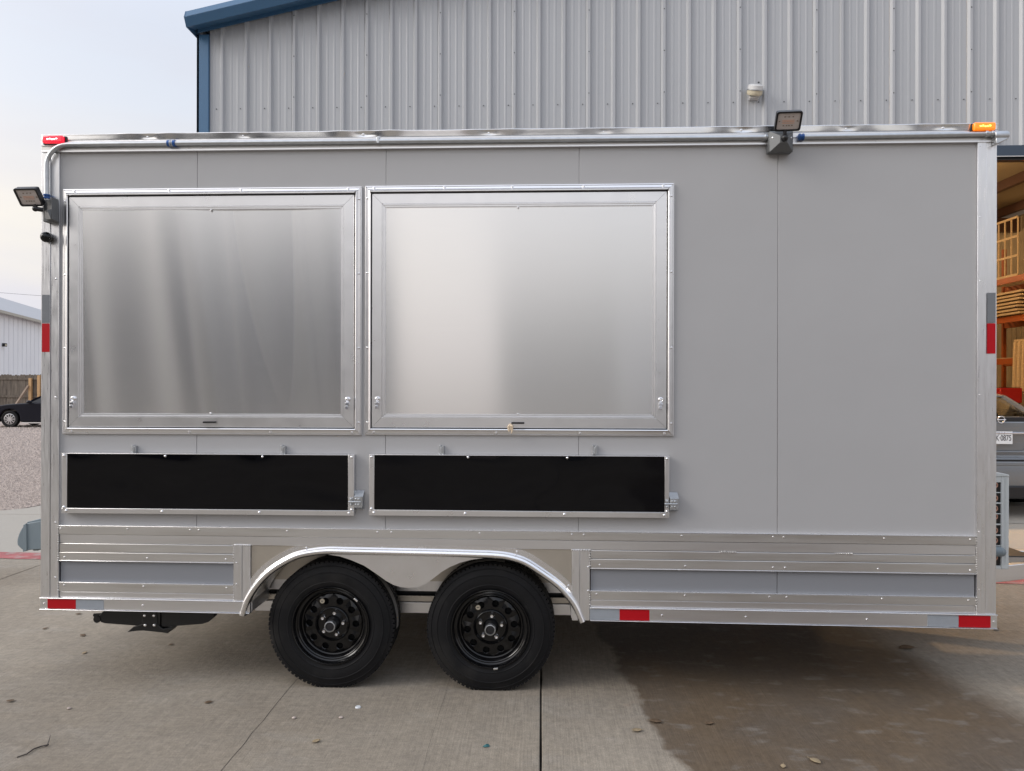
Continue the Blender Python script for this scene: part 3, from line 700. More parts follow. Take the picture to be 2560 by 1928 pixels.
# ---- reflective tape
def tape(px0, px1, pt, pbm, m, y=-.0135, vert=False):
    x0, x1 = X(px0), X(px1); xc = (px0+px1)/2
    zt0, zb0_ = Z(px0, pt[0]), Z(px0, pbm[0]); zt1, zb1_ = Z(px1, pt[1]), Z(px1, pbm[1])
    MB().slbox(x0, x1, zb0_, zt0, zb1_, zt1, y, y+.002).build('reflective_tape', m, TR)
def tape_skirt(px0, px1, m):
    x0, x1 = X(px0), X(px1); MB().slbox(x0, x1, g8(x0)+.0065, g7(x0)-.0075, g8(x1)+.0065, g7(x1)-.0075, -.0135, -.011).build('reflective_tape', m, TR)
tape_skirt(124, 194.4, REDT); tape_skirt(194.9, 264, SILT); tape_skirt(1475.5, 1549, SILT); tape_skirt(1549.5, 1624, REDT)
tape_skirt(2317, 2394, SILT); tape_skirt(2394.5, 2474, REDT)
for px0, px1, a, b, m_ in ((109, 128, 738, 808, SILD), (109, 128, 809.5, 880.5, REDT), (2464, 2484.5, 733, 808, SILD), (2464, 2484.5, 809, 884.5, REDT)):
    tape(px0, px1, (a, a), (b, b), m_, -.0142)

# ---- conduit, boxes, floodlights
def cz_(px): return Z(px, 370+(px-436)*(343-370)/(2440-436.), -.03)
zc = 2.934
cx0 = X(118, -.03)
bend = [(cx0-.004, -.03, Z(118, 500, -.03)), (cx0-.006, -.03, Z(115, 430, -.03))]
for k in range(9):
    a = PI/2*k/8; rb = .115; bend.append((cx0-.006+rb-rb*math.cos(a), -.03, zc-rb+rb*math.sin(a)))
MB().tube(bend+[(X(430), -.03, zc)], .0125, 14).build('conduit', GALV, TR)
MB().tube([(X(440), -.03, zc), (X(1915), -.03, zc-.004)], .0125, 14).build('conduit', GALV, TR)
MB().tube([(X(1992), -.03, zc-.004), (X(2478), -.03, zc+.002)], .0125, 14).build('conduit', GALV, TR)
def coupling(px, m_, z=zc, ln=.022, vertical=None):
    if vertical: a, b = (cx0-.004, -.03, vertical-.012), (cx0-.004, -.03, vertical+.012)
    else: a, b = (X(px)-ln, -.03, z), (X(px)+ln, -.03, z)
    d = Vector(b)-Vector(a); m = MB(); a = Vector(a)
    m.tube([a, a+d*.32], .0178, 10).tube([a+d*.32, a+d*.68], .0145, 12).tube([a+d*.68, a+d], .0178, 10)
    m.build('conduit_coupling', m_, TR, .001)
coupling(435, BLUEB); coupling(1912, GALV, zc-.004, .014); coupling(1997, BLUEB, zc-.004, .013); coupling(0, BLUEB, vertical=Z(118, 492, -.03)); coupling(2462, GALV, zc+.002, .022)
coupling(435, GALV, zc, .008)
MB().tube([(X(948), -.030, zc)]+[(X(948)+.0001, -.030, zc)], .0001, 4)
sx_ = X(948); MB().box(sx_-.007, sx_+.007, -.044, -.012, zc-.015, zc+.018).box(sx_-.007, sx_+.007, -.018, -.010, zc+.015, zc+.03).build('conduit_strap', GALV, TR, .002)
# end elbow body past the front corner
xe = X(2484, -.03); ze = Z(2490, 345, -.03)
MB().tube([(xe-.004, -.03, ze+.010), (xe+.060, -.03, ze+.012), (xe+.070, -.03, ze+.011)], [.0235, .0235, .018], 16).prism([(xe, ze-.004), (xe+.066, ze-.004), (xe+.05, ze-.016), (xe+.006, ze-.036), (xe, ze-.036)], -.048, -.012).build('elbow_body', GALV, TR, .003)
def floodlight(px, py, boxpts, m_base, side, label):
    L = bpy.data.objects.new('floodlight', None); col.objects.link(L); L.parent = TR; L['label'] = label
    hc = PY(px, py, -.115); L.location = hc-org(TR)
    # head: rounded body, bezel, lens, stripes, led chips; top edge leans toward the viewer
    tilt = Euler((math.radians(38), 0, math.radians(side)))
    M = tilt.to_matrix()
    def rr(wd, ht, r, n=5):
        pts = []
        for sx, sz, a0 in ((1, 1, 0), (-1, 1, 90), (-1, -1, 180), (1, -1, 270)):
            for k in range(n+1):
                a = math.radians(a0+90*k/n); pts.append((sx*(wd-r)+r*math.cos(a), sz*(ht-r)+r*math.sin(a)))
        return pts
    def plate(wd, ht, r, ya, yb_): 
        m = MB().prism(rr(wd, ht, r), ya, yb_)
        m.v = [hc+M @ v for v in m.v]; return m
    plate(.062, .048, .010, .004, .026).build('head', BLKP, L, .003)
    # bezel ring
    o_, i_ = rr(.064, .050, .012), rr(.055, .041, .008); k = len(o_); vs = []
    for pts, y in ((o_, .006), (o_, -.006), (i_, -.006), (i_, .004)): vs += [hc+M @ Vector((p[0], y, p[1])) for p in pts]
    MB().add(vs, [(l_*k+q, l_*k+(q+1) % k, (l_+1)*k+(q+1) % k, (l_+1)*k+q) for l_ in range(3) for q in range(k)]).build('bezel', BLKP, L, smooth=50)
    plate(.055, .041, .006, -.001, .003).build('lens', LENS, L)
    m = MB()
    for zz in (-.002, .005, -.010): m.obox(hc+M @ Vector((0, -.0018, zz)), (.030, .0006, .0014), M)
    m.build('lens_stripe', ORSTRIPE, L)  # thin orange stripes laid across the lens
    m = MB()
    for zz, xs_ in ((.022, (-.020, 0, .020)), (-.022, (-.022, -.006, .006, .020)), (0, (-.044, .044))):
        for xx in xs_: m.obox(hc+M @ Vector((xx, -.0018, zz)), (.0035, .0006, .0028), M)
    m.build('led_chip', LEDD, L)
    m = MB()
    for k in range(9): m.obox(hc+M @ Vector((-.048+.012*k, .032, .0)), (.0015, .009, .038), M)
    m.build('cooling_fins', BLKP, L)
    return L, M, hc
L2, M2, h2 = floodlight(1971, 303, None, 0, -4, 'floodlight above the roof rail toward the right')
kn = PY(1962, 345, -.10)
MB().tube([h2+M2 @ Vector((-.008, .012, -.046)), kn+Vector((0, 0, .012))], [.009, .011], 12).ball(kn, .018, 14, 10).tube([kn, kn+Vector((-.006, .03, -.018))], .013, 12).build('swivel', BLKP, L2)
def wedge_box(x0, x1, zt, zb_, parent):
    MB().box(x0, x1, -.055, -.004, zb_+.004, zt-.002).build('junction_box', BOXG, parent, .004)
    # pyramid cover
    xm = (x0+x1)/2; zm = zb_+.045
    y0_, y1_ = -.056, -.094
    c = [(x0+.002, y0_, zt), (x1-.002, y0_, zt), (x1-.002, y0_, zb_), (x0+.002, y0_, zb_), (xm-.016, y1_, zm+.030), (xm+.020, y1_, zm+.030), (xm+.020, y1_, zm-.006), (xm-.016, y1_, zm-.006)]
    MB().add(c, [(0, 1, 5, 4), (1, 2, 6, 5), (2, 3, 7, 6), (3, 0, 4, 7), (4, 5, 6, 7), (0, 3, 2, 1)]).build('junction_cover', BOXG, parent, .002)
    for xx in (x0+.018, x1-.018): bolt(parent, xx, -.064, zt-.038)
wedge_box(X(1921, -.055), X(1982, -.055), Z(1950, 328, -.055), Z(1950, 392, -.055)+.022, L2)
L1, M1, h1 = floodlight(72, 493, None, 0, -2, 'floodlight at the rear left corner')
kn = PY(91, 522, -.10)
MB().tube([h1+M1 @ Vector((.012, .012, -.046)), kn+Vector((-.008, 0, .004))], [.009, .012], 12).ball(kn+Vector((-.006, 0, 0)), .015, 14, 10).tube([kn+Vector((-.004, 0, 0)), kn+Vector((.024, .02, -.002))], .012, 12).build('swivel', BLKP, L1)
bx0, bx1 = X(112, -.02), X(143, -.02); zt, zb_ = Z(120, 503, -.03), Z(120, 557, -.03)
MB().box(bx0+.012, bx1, -.055, -.008, zb_, zt+.004).build('junction_box', BOXG, L1, .004)
a_, b_ = X(93, -.08), X(127, -.10)
vs = [(a_, -.03, zt-.015), (b_, -.095, zt+.006), (b_, -.095, zb_+.004), (a_, -.03, zb_+.012), (bx0+.03, -.0, zt), (bx0+.03, -.0, zb_), (b_+.004, -.045, zt+.004), (b_+.004, -.045, zb_)]
MB().add(vs, [(0, 3, 2, 1), (0, 1, 6, 4), (3, 5, 7, 2), (1, 2, 7, 6), (0, 4, 5, 3), (4, 6, 7, 5)]).build('junction_cover', BOXG, L1, .002)
MB().add([(a_+.002, -.036, zb_+.013), (b_-.006, -.094, zb_+.006), (b_-.02, -.102, zb_+.052), (a_+.016, -.05, zb_+.056), (a_+.01, -.03, zb_+.06), (b_-.004, -.09, zb_+.06)], [(0, 1, 2, 3), (3, 2, 5, 4), (1, 5, 2), (0, 3, 4)]).build('junction_hood', BOXG, L1)
# dome camera
cc = PY(119, 594, -.02)
MB().ball(cc+Vector((0, -.012, 0)), .0285, 24, 16, (1, 1, 1)).ball(cc+Vector((-.020, -.004, .004)), .012, 12, 8).lathe([(.026, .012), (.026, .002), (.02, -.002)], cc+Vector((0, .002, 0)), 24).build('dome_camera', mat('gloss_black_dome', (.004, .005, .005), .12, 0, 0, spec=.35, coat=.05), TR)
# marker lamps
def marker(px0, px1, pt, pbm, lens, led, label):
    Mk = bpy.data.objects.new('marker_light', None); col.objects.link(Mk); Mk.parent = TR; Mk['label'] = label
    x0, x1 = X(px0, -.04), X(px1, -.04); zt, zb_ = Z((px0+px1)/2, pt, -.04), Z((px0+px1)/2, pbm, -.04); Mk.location = Vector(((x0+x1)/2, -.03, zb_))-org(TR)
    MB().box(x0-.004, x1+.004, -.024, -.0, zb_-.002, zt+.001).build('base', BLKP, Mk, .003)
    MB().box(x0+.004, x1-.004, -.046, -.020, zb_+.001, zt).build('lens', lens, Mk, .008, mod_seg=3)
    m = MB(); 
    for k in range(5):
        t_ = .3+.1*k; m.ball((x0+(x1-x0)*t_, -.0462, (zt+zb_)/2+.002*math.sin(k*2)), .0045, 8, 6, (1.3, .35, .8))
    m.build('led', led, Mk)
marker(103, 158, 339, 358, REDL, REDLED, 'lit red marker light at the left end')
marker(2432, 2490, 306, 326, AMBL, AMBLED, 'lit amber marker light at the right end')
# power inlet on the rear end
yi = .30
def PI_(px, py): p = PY(px, py, yi); return (p.x, p.z)
I_ = bpy.data.objects.new('power_inlet', None); col.objects.link(I_); I_.parent = TR
MB().prism([PI_(*q) for q in ((66, 1309), (108, 1302), (112, 1372), (66, 1376), (63, 1340))], yi, yi+.11).build('inlet_body', INLET, I_, .003)
MB().prism([PI_(*q) for q in ((60, 1312), (67, 1308), (69, 1374), (66, 1378), (59, 1379))], yi-.008, yi+.118).build('inlet_gasket', INLET, I_, .002)
MB().prism([PI_(*q) for q in ((60, 1313), (54, 1321), (47, 1335), (43, 1349), (43, 1362), (49, 1369), (59, 1377))], yi, yi+.11).build('inlet_cover', INLET, I_, .004)
MB().prism([PI_(*q) for q in ((64, 1306), (106, 1296), (112, 1296), (112, 1303), (66, 1312))], yi+.01, yi+.10).build('inlet_lid', INLET, I_, .002)
MB().prism([PI_(*q) for q in ((72, 1375), (88, 1374), (86, 1380), (74, 1380))], yi+.03, yi+.08).build('inlet_nut', INLET, I_, .002)
# stabiliser jack folded under the rear
yj = .07
J = bpy.data.objects.new('stabiliser_jack', None); col.objects.link(J); J.parent = TR
def PJ(px, py): p = PY(px, py, yj); return (p.x, p.z)
MB().prism([PJ(*q) for q in ((246, 1541), (255, 1531), (262, 1526), (400, 1526), (400, 1566), (330, 1564), (262, 1559), (252, 1556))], yj, yj+.05).build('jack_arm', BLKM, J, .003)
MB().prism([PJ(*q) for q in ((402, 1526), (532, 1526), (534, 1543), (520, 1556), (505, 1561), (402, 1569))], yj+.004, yj+.054).build('jack_arm', BLKM, J, .003)
MB().prism([PJ(*q) for q in ((319, 1580), (334, 1567), (356, 1560), (358, 1531), (392, 1531), (394, 1560), (408, 1572), (436, 1568), (420, 1583), (408, 1581), (360, 1576), (340, 1577))], yj-.006, yj+.07).build('jack_foot', BLKM, J, .002)
MB().lathe([(.0001, -.002), (.020, 0), (.020, .06), (.0001, .06)], (PJ(243, 1548)[0], yj-.004, PJ(243, 1548)[1]), 20).tube([Vector((PJ(236, 1541)[0], yj+.02, PJ(236, 1541)[1]))+Vector((-.015, 0, .0)), Vector((PJ(236, 1541)[0], yj+.02, PJ(236, 1541)[1]))+Vector((.03, 0, .004))], .009, 10).build('jack_pivot', BLKM, J)
for q in ((361.6, 1539), (385, 1539), (363, 1563), (386, 1563)): p = PY(*q, yj-.008); bolt(J, p.x, p.y, p.z).scale = (1.2, 1.2, 1.2)
# mini split condenser on the nose
A_ = bpy.data.objects.new('condenser_unit', None); col.objects.link(A_); A_.parent = TR; A_['label'] = 'white air conditioner condenser behind the nose'
ya = .62; ax1 = X(2522.5, ya); ax0 = ax1-.30; za1, za0 = Z(2500, 1192, ya), Z(2500, 1423, ya)
A_.location = Vector((ax0, ya, za0))-org(TR)
hx0, hx1 = X(2470, ya), X(2503, ya)
MB().box(ax0, ax1, ya+.012, ya+.72, za0, za1).build('casing', ACW, A_, .004)
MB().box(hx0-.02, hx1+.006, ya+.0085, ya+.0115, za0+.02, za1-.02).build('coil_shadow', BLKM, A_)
MB().box(hx1, ax1, ya-.004, ya+.0115, za0, za1).build('corner_panel', ACW, A_, .004)
MB().box(hx1+.018, hx1+.0195, ya-.0055, ya-.0035, za0+.03, za1-.01).box(hx1+.026, hx1+.0275, ya-.0055, ya-.0035, za0+.03, za1-.01).build('panel_rib', ACW, A_)
MB().box(ax0, hx1-.0005, ya-.004, ya+.0115, za0, za0+.020).build('grille_bar', ACW, A_, .002)
hz = [1207, 1233, 1260, 1286, 1313, 1340, 1366, 1391]
for k, py in enumerate(hz):
    zt = Z(2490, py, ya); ztn = Z(2490, py+23.5, ya); nxt = Z(2490, hz[k+1], ya) if k < 7 else za0+.02
    MB().box(ax0, hx1-.0005, ya-.003, ya+.005, nxt+.0005, ztn).build('grille_bar', ACW, A_, .0015)
    m = MB()
    for q in range(7 if k < 99 else 0):
        a = -PI/2+PI*q/6
    cxx, czz = X(2489, ya), (zt+ztn)/2+random.uniform(-.02, .02)
    m.tube([(cxx+.014*math.cos(-PI/2+PI*q/8), ya+.004, czz+.014*math.sin(-PI/2+PI*q/8)) for q in range(9)], .0042, 8).build('coil_bend', COPR, A_)
MB().box(ax0, hx1-.0005, ya-.003, ya+.005, Z(2490, 1206, ya), za1).build('grille_bar', ACW, A_, .0015)
MB().prism([(ax0, za1+.001), (ax1, za1+.001), (ax1-.002, za1+.012), (ax1-.03, za1+.020), (ax0+.12, za1+.038), (ax0, za1+.040)], ya-.008, ya+.73).build('top_cover', ACW, A_, .003)
pe = PY(2488, 1381, ya-.05)
MB().tube([pe+Vector((-.15, .0, .005)), pe+Vector((.025, 0, .005)), pe+Vector((.040, .012, .0)), pe+Vector((.046, .04, -.0))], [.030, .030, .028, .026], 16).build('drain_elbow', INLET, A_)
# drawbar
yt = 1.15
def PT(px, py): p = PY(px, py, yt); return p
a, b = PT(2440, 1456), PT(2640, 1413)
MB().bar((XR-.12, .66, .445), (XR+1.30, 1.13, .475), .05, .10).build('drawbar', ALX, TR, .004)
MB().bar((XR-.12, 1.66, .445), (XR+1.30, 1.17, .475), .05, .10).build('drawbar', ALX, TR, .004)
MB().box(XR-.05, XR+.36, .68, 1.6, .499, .505).build('condenser_shelf', ALX, TR)
MB().box(XR+.22, XR+.85, .99, 1.31, .535, .543).box(XR+.30, XR+.42, 1.0, 1.1, .543, .60).build('jack_mount', BLKM, TR, .005)
MB().tube([(XR+1.45, 1.15, .05), (XR+1.45, 1.15, .9)], .03, 14).box(XR+1.39, XR+1.51, 1.09, 1.21, .001, .05).box(XR+1.2, XR+1.8, 1.1, 1.2, .44, .51).build('tongue_jack', BLKM, TR, .003)
# screws along rails and posts
for p in (371, 609, 908, 1221, 1507, 1850, 2111, 2353): screw(X(p), 2.976, -.013, .006)
for p in (320, 474, 506, 850, 1227, 1660, 2186): screw(X(p), zb0+.016, -.012, .004)
for p in (155, 322, 478, 500, 720, 945, 980, 1200, 1430, 1460, 1704, 1932, 1958, 2209, 2424): screw(X(p), g0(X(p))-.014, -.011, .0045)
for p in (165, 371, 567, 1500, 1713, 1932, 1962, 2194, 2424): screw(X(p), g4(X(p))+.018, -.010, .0045)
for p in (164, 362, 569, 1492, 1712, 1923, 1966, 2204, 2420): screw(X(p), g5(X(p))-.013, -.010, .0045)
for p in (116, 361, 1655, 1864, 2166, 2482): screw(X(p), (g7(X(p))+g8(X(p)))/2, -.013, .005)
for py in (698, 994, 1306, 1443): screw(X(142), Z(142, py), -.010, .0045)
for py in (367, 544, 703, 987, 1329, 1473): screw(X(2446), Z(2446, py), -.010, .0045)
for q in ((766, 1370), (641, 1452), (601, 1519), (1292, 1379), (1421, 1464), (1463, 1540)): p = PY(*q); screw(p.x, p.z, -.005, .005)
for q in ((593, 1406), (593, 1459), (1470, 1417), (1470, 1476)): p = PY(*q); screw(p.x, p.z, -.012, .0045)
tag(screws.build('screws', ALB, TR, smooth=40), kind='stuff')

# paper tag tied to the right pull handle
tg = thing('paper_tag', PY(1276, 1075, -.03), 'crumpled cream paper tag tied to the right shutter handle', 'tag')
p = PY(1276, 1062, -.034); m = MB()
for k, (dx, s_) in enumerate(((-.006, .9), (.006, 1.1), (.001, .7))):
    a = p+Vector((dx*.3, 0, .004)); pts = [a, a+Vector((dx, -.004, -.012)), a+Vector((dx*1.3, -.002, -.026)), a+Vector((dx*.7, -.006, -.045*s_))]
    m.tube(pts, [.003, .0075, .0065, .003], 7)
m.build('paper', WTAG, tg); MB().tube([PY(1272, 1048, -.033), p+Vector((0, 0, .002))], .0008, 5).tube([PY(1280, 1048, -.033), p+Vector((0, 0, .002))], .0008, 5).build('string', WHITEP, tg)

# ================================================================== METAL BUILDING
YB = 5.20
MBD = thing('metal_building', (0, YB, 0), 'tall grey ribbed metal building with blue trim and an open bay door', 'building')
RX0 = -4.0004; RS = .30487; EAVE = 6.02; SL = .215; XC = -4.165
def roofz(x): return 6.045+SL*(x+4.33)
def wallprof(xa, npan):
    pts = [];
    for k in range(3):
        r = xa+RS*k
        pts += [(r-.036, 0), (r-.014, -.032), (r+.014, -.032), (r+.036, 0)]
        for q in (.36, .64):
            c_ = r+RS*q; pts += [(c_-.016, 0), (c_-.010, -.003), (c_+.010, -.003), (c_+.016, 0)]
    return pts
OX0, OX1, OZ = 3.60, 7.9, 4.36
wscr = MB()
def wscrew(x, z, y=-.006): wscr.lathe([(.0001, -.006), (.006, -.005), (.0075, 0)], (x, YB+y, z), 6)
def wall_panel(pts, zlow):
    pts = [p for p in pts]
    if len(pts) < 2: return
    vs = []; 
    for x, y in pts: vs += [(x, YB+y, zlow), (x, YB+y, roofz(x))]
    o = MB().add(vs, [(2*i, 2*i+2, 2*i+3, 2*i+1) for i in range(len(pts)-1)]).build('wall_panel', WBLD, MBD, smooth=0, fix=False)
    md = o.modifiers.new('thickness', 'SOLIDIFY'); md.thickness = .002
k = 0
while RX0+RS*3*k-.05 < 14:
    xa = RX0+RS*3*k; pts = wallprof(xa, 3); pts += [(xa+RS*3-.040, 0), (xa+RS*3-.037, .0035), (xa+RS*3-.020, .0035)]
    if k == 0: pts = [(XC+.002, 0)]+[(xa-RS*.36-.016, 0), (xa-RS*.36-.01, -.0045), (xa-RS*.36+.01, -.0045), (xa-RS*.36+.016, 0)]+pts
    inside = [p for p in pts if OX0 <= p[0] <= OX1]
    if not inside: wall_panel(pts, .0)
    elif len(inside) == len(pts): wall_panel(pts, OZ+.17)
    else:
        A = [p for p in pts if p[0] < OX0]; B = [p for p in pts if p[0] > OX1]
        if A: wall_panel(A+[(OX0, 0)], 0.); wall_panel([(OX0-.006, .003), (OX0, .003)]+inside, OZ+.17)
        if B: wall_panel([(OX1, 0)]+B, 0.); wall_panel(inside+[(OX1, 0)], OZ+.17)
    zz = 3.6 if xa > 3 else .6
    while zz < roofz(xa): 
        if k > 0: wscrew(xa, zz+.05, -.032)
        zz += .508
    for q in range(3):
        wscrew(xa+RS*q-.075, 5.095); wscrew(xa+RS*q-.075, 2.6)
    k += 1
tag(wscr.build('screws', SCRD, MBD, smooth=0), kind='stuff')
MB().box(-4.318, XC, YB-.035, YB+.15, 0, 6.02).box(-4.318, -4.28, YB-.035, YB+.02, 0, 6.02).build('corner_trim', BLUE, MBD, .006)
# rake trim following the roof pitch (profile swept), eave return to the back
def rake(prof, x0, x1, name, m_):
    vs = []
    for x in (x0, x1):
        for dy, dz in prof: vs.append((x, YB+dy, roofz(x)+dz))
    kk = len(prof); MB().add(vs, [(i, (i+1) % kk, kk+(i+1) % kk, kk+i) for i in range(kk)]+[tuple(range(kk)), tuple(range(2*kk-1, kk-1, -1))]).build(name, m_, MBD, .003)
rake([(-.275, .145), (-.31, .062), (-.305, .058), (-.262, .150), (-.03, .20), (-.03, .19)], -4.335, 5.6, 'rake_trim', BLUE)
rake([(-.31, .062), (-.252, -.036), (-.244, -.030), (-.300, .064)], -4.335, 5.6, 'rake_trim', BLUE)
rake([(-.250, -.036), (-.036, .030), (-.036, .050), (-.242, -.020)], -4.335, 5.6, 'rake_soffit', BLUE)
rake([(-.050, -.02), (-.036, -.02), (-.036, .05), (-.050, .05)], -4.30, 5.6, 'rake_trim', BLUE)
rz = roofz(-4.335)
MB().prism([(YB-.275, rz+.145), (YB-.31, rz+.062), (YB-.252, rz-.036), (YB+.10, rz-.045), (YB+.10, rz+.20)], -4.345, -4.334, 'X').build('rake_end_cap', BLUE, MBD)
MB().box(-4.345, -4.30, YB+.11, 22, 5.96, 6.18).build('eave_gutter', BLUE, MBD, .01)
# roof, side and back walls
MB().add([(-4.33, YB-.25, roofz(-4.33)+.14), (5.6, YB-.25, roofz(5.6)+.14), (5.6, 22.2, roofz(5.6)+.14), (-4.33, 22.2, roofz(-4.33)+.14), (15.5, YB-.25, roofz(-4.33)+.14), (15.5, 22.2, roofz(-4.33)+.14)], [(0, 1, 2, 3), (1, 4, 5, 2)]).build('roof', ROOFG, MBD)
MB().box(-4.30, -4.26, YB+.01, 22, 0, 6.1).build('side_wall', WBLD, MBD)
MB().box(-4.25, 15, 21.9, 22, 0, 6.3).build('back_wall', INW, MBD)
m = MB(); x = 0
yy = YB+.3; vs = []
pts = []
while yy < 21.9: pts += [(yy, 0), (yy+.02, -.02), (yy+.05, -.02), (yy+.07, 0)]; yy += .203
for y, dx in pts: vs += [(13.0+dx, y, .12), (13.0+dx, y, 6.3)]
m.add(vs, [(2*i, 2*i+2, 2*i+3, 2*i+1) for i in range(len(pts)-1)]).build('inner_side_wall', INW, MBD, smooth=20)
MB().add([(3.0, YB+.05, 6.45), (15, YB+.05, 6.45), (15, 21.9, 6.45), (3.0, 21.9, 6.45)], [(0, 1, 2, 3)]).build('ceiling', INSUL, MBD)
MB().box(2.95, 3.0, YB+.05, 21.9, .12, 6.45).build('partition_wall', INW, MBD)
for x in (4.6, 6.1, 7.65, 9.2, 10.75, 12.4):
    MB().box(x-.04, x+.04, YB+.1, 21.9, 6.24, 6.44).box(x-.04, x+.08, YB+.1, 21.9, 6.225, 6.24).build('purlin', PURL, MBD)
for y in (9.5, 16.8): MB().box(3, 13, y-.09, y+.09, 5.85, 6.22).build('rafter', PURL, MBD)
MB().add([(2.9, YB-.02, .0), (14, YB-.02, .0), (14, YB+.55, .12), (2.9, YB+.55, .12), (14, 21.9, .12), (2.9, 21.9, .12)], [(0, 1, 2, 3), (3, 2, 4, 5)]).build('floor', SLABF, MBD, smooth=0)
MB().box(OX0, OX1, YB-.045, YB+.06, OZ+.035, OZ+.165).build('door_header', BLUED, MBD, .004)
MB().box(OX0, OX1, YB+.0, YB+.10, OZ, OZ+.033).build('door_header', BLKP, MBD, .003)
MB().box(OX0, OX1, YB-.050, YB-.046, OZ+.028, OZ+.036).build('drip_edge', WHITEP, MBD)
for x in (OX0, OX1): MB().box(x-.05, x+.05, YB-.04, YB+.12, 0, OZ+.03).build('door_jamb', BLUE, MBD, .004)
# round lamp on the wall
lp = PY(1888, 224, YB-.09); LW = bpy.data.objects.new('wall_lamp', None); col.objects.link(LW); LW.parent = MBD
def ltilt(m): 
    M = Euler((math.radians(24), math.radians(5), 0)).to_matrix(); m.v = [lp+M @ (v-lp) for v in m.v]; return m
ltilt(MB().lathe([(.0001, .060), (.065, .058), (.088, .045), (.092, .0)], lp, 28, 'Z')).build('lamp_cap', WHITEP, LW, smooth=30)
ltilt(MB().lathe([(.092, .004), (.101, .002), (.101, -.008), (.092, -.010)], lp, 28, 'Z', close=True)).build('lamp_ring', GALV, LW)
ltilt(MB().lathe([(.090, -.008), (.092, -.045), (.080, -.066), (.0001, -.070)], lp, 28, 'Z')).build('lamp_diffuser', CREAM, LW)
MB().tube([lp+Vector((-.07, .02, -.09)), lp+Vector((.06, .02, -.075))], .012, 8).box(lp.x-.055, lp.x+.055, lp.y+.04, YB, lp.z-.10, lp.z+.03).build('lamp_bracket', WHITEP, LW, .004)
MB().lathe([(.0001, -.006), (.010, -.005), (.012, 0)], lp+Vector((.015, -.090, .048)), 10).build('lamp_screw', SCRD, LW)

# ceiling lamps inside (they light the bay and spill out of the door)
for i, (x, y, e_) in enumerate(((4.9, 6.7, 700), (8.0, 11.5, 150), (9.0, 17.5, 170), (5.5, 13, 90))):
    c_ = thing('bay_lamp', (x, y, 5.7), ['round lamp hanging just inside the bay door', 'round lamp over the middle of the storage rack', 'round lamp near the back wall of the bay', 'round lamp hanging on the left side of the bay'][i], 'lamp', 'lamps hanging inside the bay')
    MB().lathe([(.05, .22), (.07, .12), (.18, .0), (.175, .0)], (x, y, 5.7), 24, 'Z').build('shade', GALV, c_)
    MB().lathe([(.0001, .012), (.165, .012)], (x, y, 5.7), 24, 'Z').build('glowing_disc', mat('warm_lamp_glow', (1, .8, .5), .4, 0, 0, emit=(1, .62, .28), estr=30), c_)
    MB().tube([(x, y, 5.92), (x, y, 6.45)], .008, 6).build('chain', GALV, c_)
    ld = bpy.data.lights.new('bay_lamp_light', 'POINT'); ld.energy = e_*1.0; ld.color = (1, .66, .34); ld.shadow_soft_size = .17
    lo = bpy.data.objects.new('bay_lamp_light', ld); col.objects.link(lo); lo.location = (0, 0, -.25); lo.parent = c_

# storage rack and what is on it
RXX = 11.0
RK = thing('storage_rack', (RXX, 12, .12), 'tall orange storage rack along the right wall inside the bay', 'rack')
for y in (9.9, 12.85, 15.8):
    for x in (RXX, RXX+1.0):
        MB().box(x-.04, x+.04, y-.04, y+.04, .12, 5.2).build('upright', BLKM if y < 14 else ORNG, RK)
for z in (4.20, 3.28, 2.30):
    for x in (RXX-.05, RXX+1.0): MB().box(x-.02, x+.03, 12.9, 15.75, z-.14, z).build('beam', ORNG, RK, .004)
for z in (1.50, 3.28, .5):
    for x in (RXX-.05, RXX+1.0): MB().box(x-.02, x+.03, 9.95, 12.80, z-.14, z).build('beam', ORNG, RK, .004)
for z in (4.205, 3.285, 2.305):
    for q in range(14): MB().box(RXX-.02, RXX+1.0, 12.95+q*.2, 13.03+q*.2, z, z+.018).build('deck_slat', WOOD, RK)
def ladder(name, x, y0, y1, z0, z1, ny, nz, label, t_=.026):
    F_ = thing(name, (x, y0, z0), label, 'frame'); 
    for q in range(ny): y = y0+(y1-y0)*q/(ny-1); MB().box(x-t_/2, x+t_/2, y-t_/2, y+t_/2, z0, z1).build('stud', WOOD, F_)
    for q in range(nz): z = z0+(z1-z0)*q/(nz-1); MB().box(x-t_*.8, x-t_*.5, y0, y1, z-t_, z+t_).build('rail', WOOD, F_)
ladder('pine_lattice', 10.95, 13.56, 15.0, 4.225, 5.55, 7, 4, 'open pine frame standing on the top shelf of the rack')
ladder('pine_lattice', 10.80, 11.6, 12.8, 3.30, 4.1, 4, 3, 'pine frame on the near bay of the orange rack')
zz = 3.31
for q in range(7):
    bd = MB().box(10.86+.02*(q % 2), 11.5, 13.28+.22*random.random(), 15.6, zz, zz+.045).build('lumber_board', WOOD)
    tag(bd, 'pine board %s in the stack on the middle shelf' % ('at the bottom', 'second from the bottom', 'third from the bottom', 'in the very middle', 'third from the top', 'second from the top', 'at the top')[q], 'board', 'boards stacked on the rack'); zz += .082
    MB().box(10.95, 11.4, 14.2, 14.24, zz-.036, zz-.001).build('spacer', WOOD, bd)
for q in range(5):
    y = 13.52-.15*q; bd = MB().bar((10.70, y-.22, 1.52), (10.88, y+.02, 2.66), .07, .05, Vector((1, 0, 0))).build('leaning_board', WOOD, None, .004)
    tag(bd, ('leftmost', 'second', 'middle', 'fourth', 'rightmost')[q]+' pine board leaning upright against the orange rack', 'board', 'boards leaning on the rack')
cr_ = thing('slatted_crate', (11.1, 13.3, 2.33), 'slatted wooden crate on the lower rack shelf', 'crate')
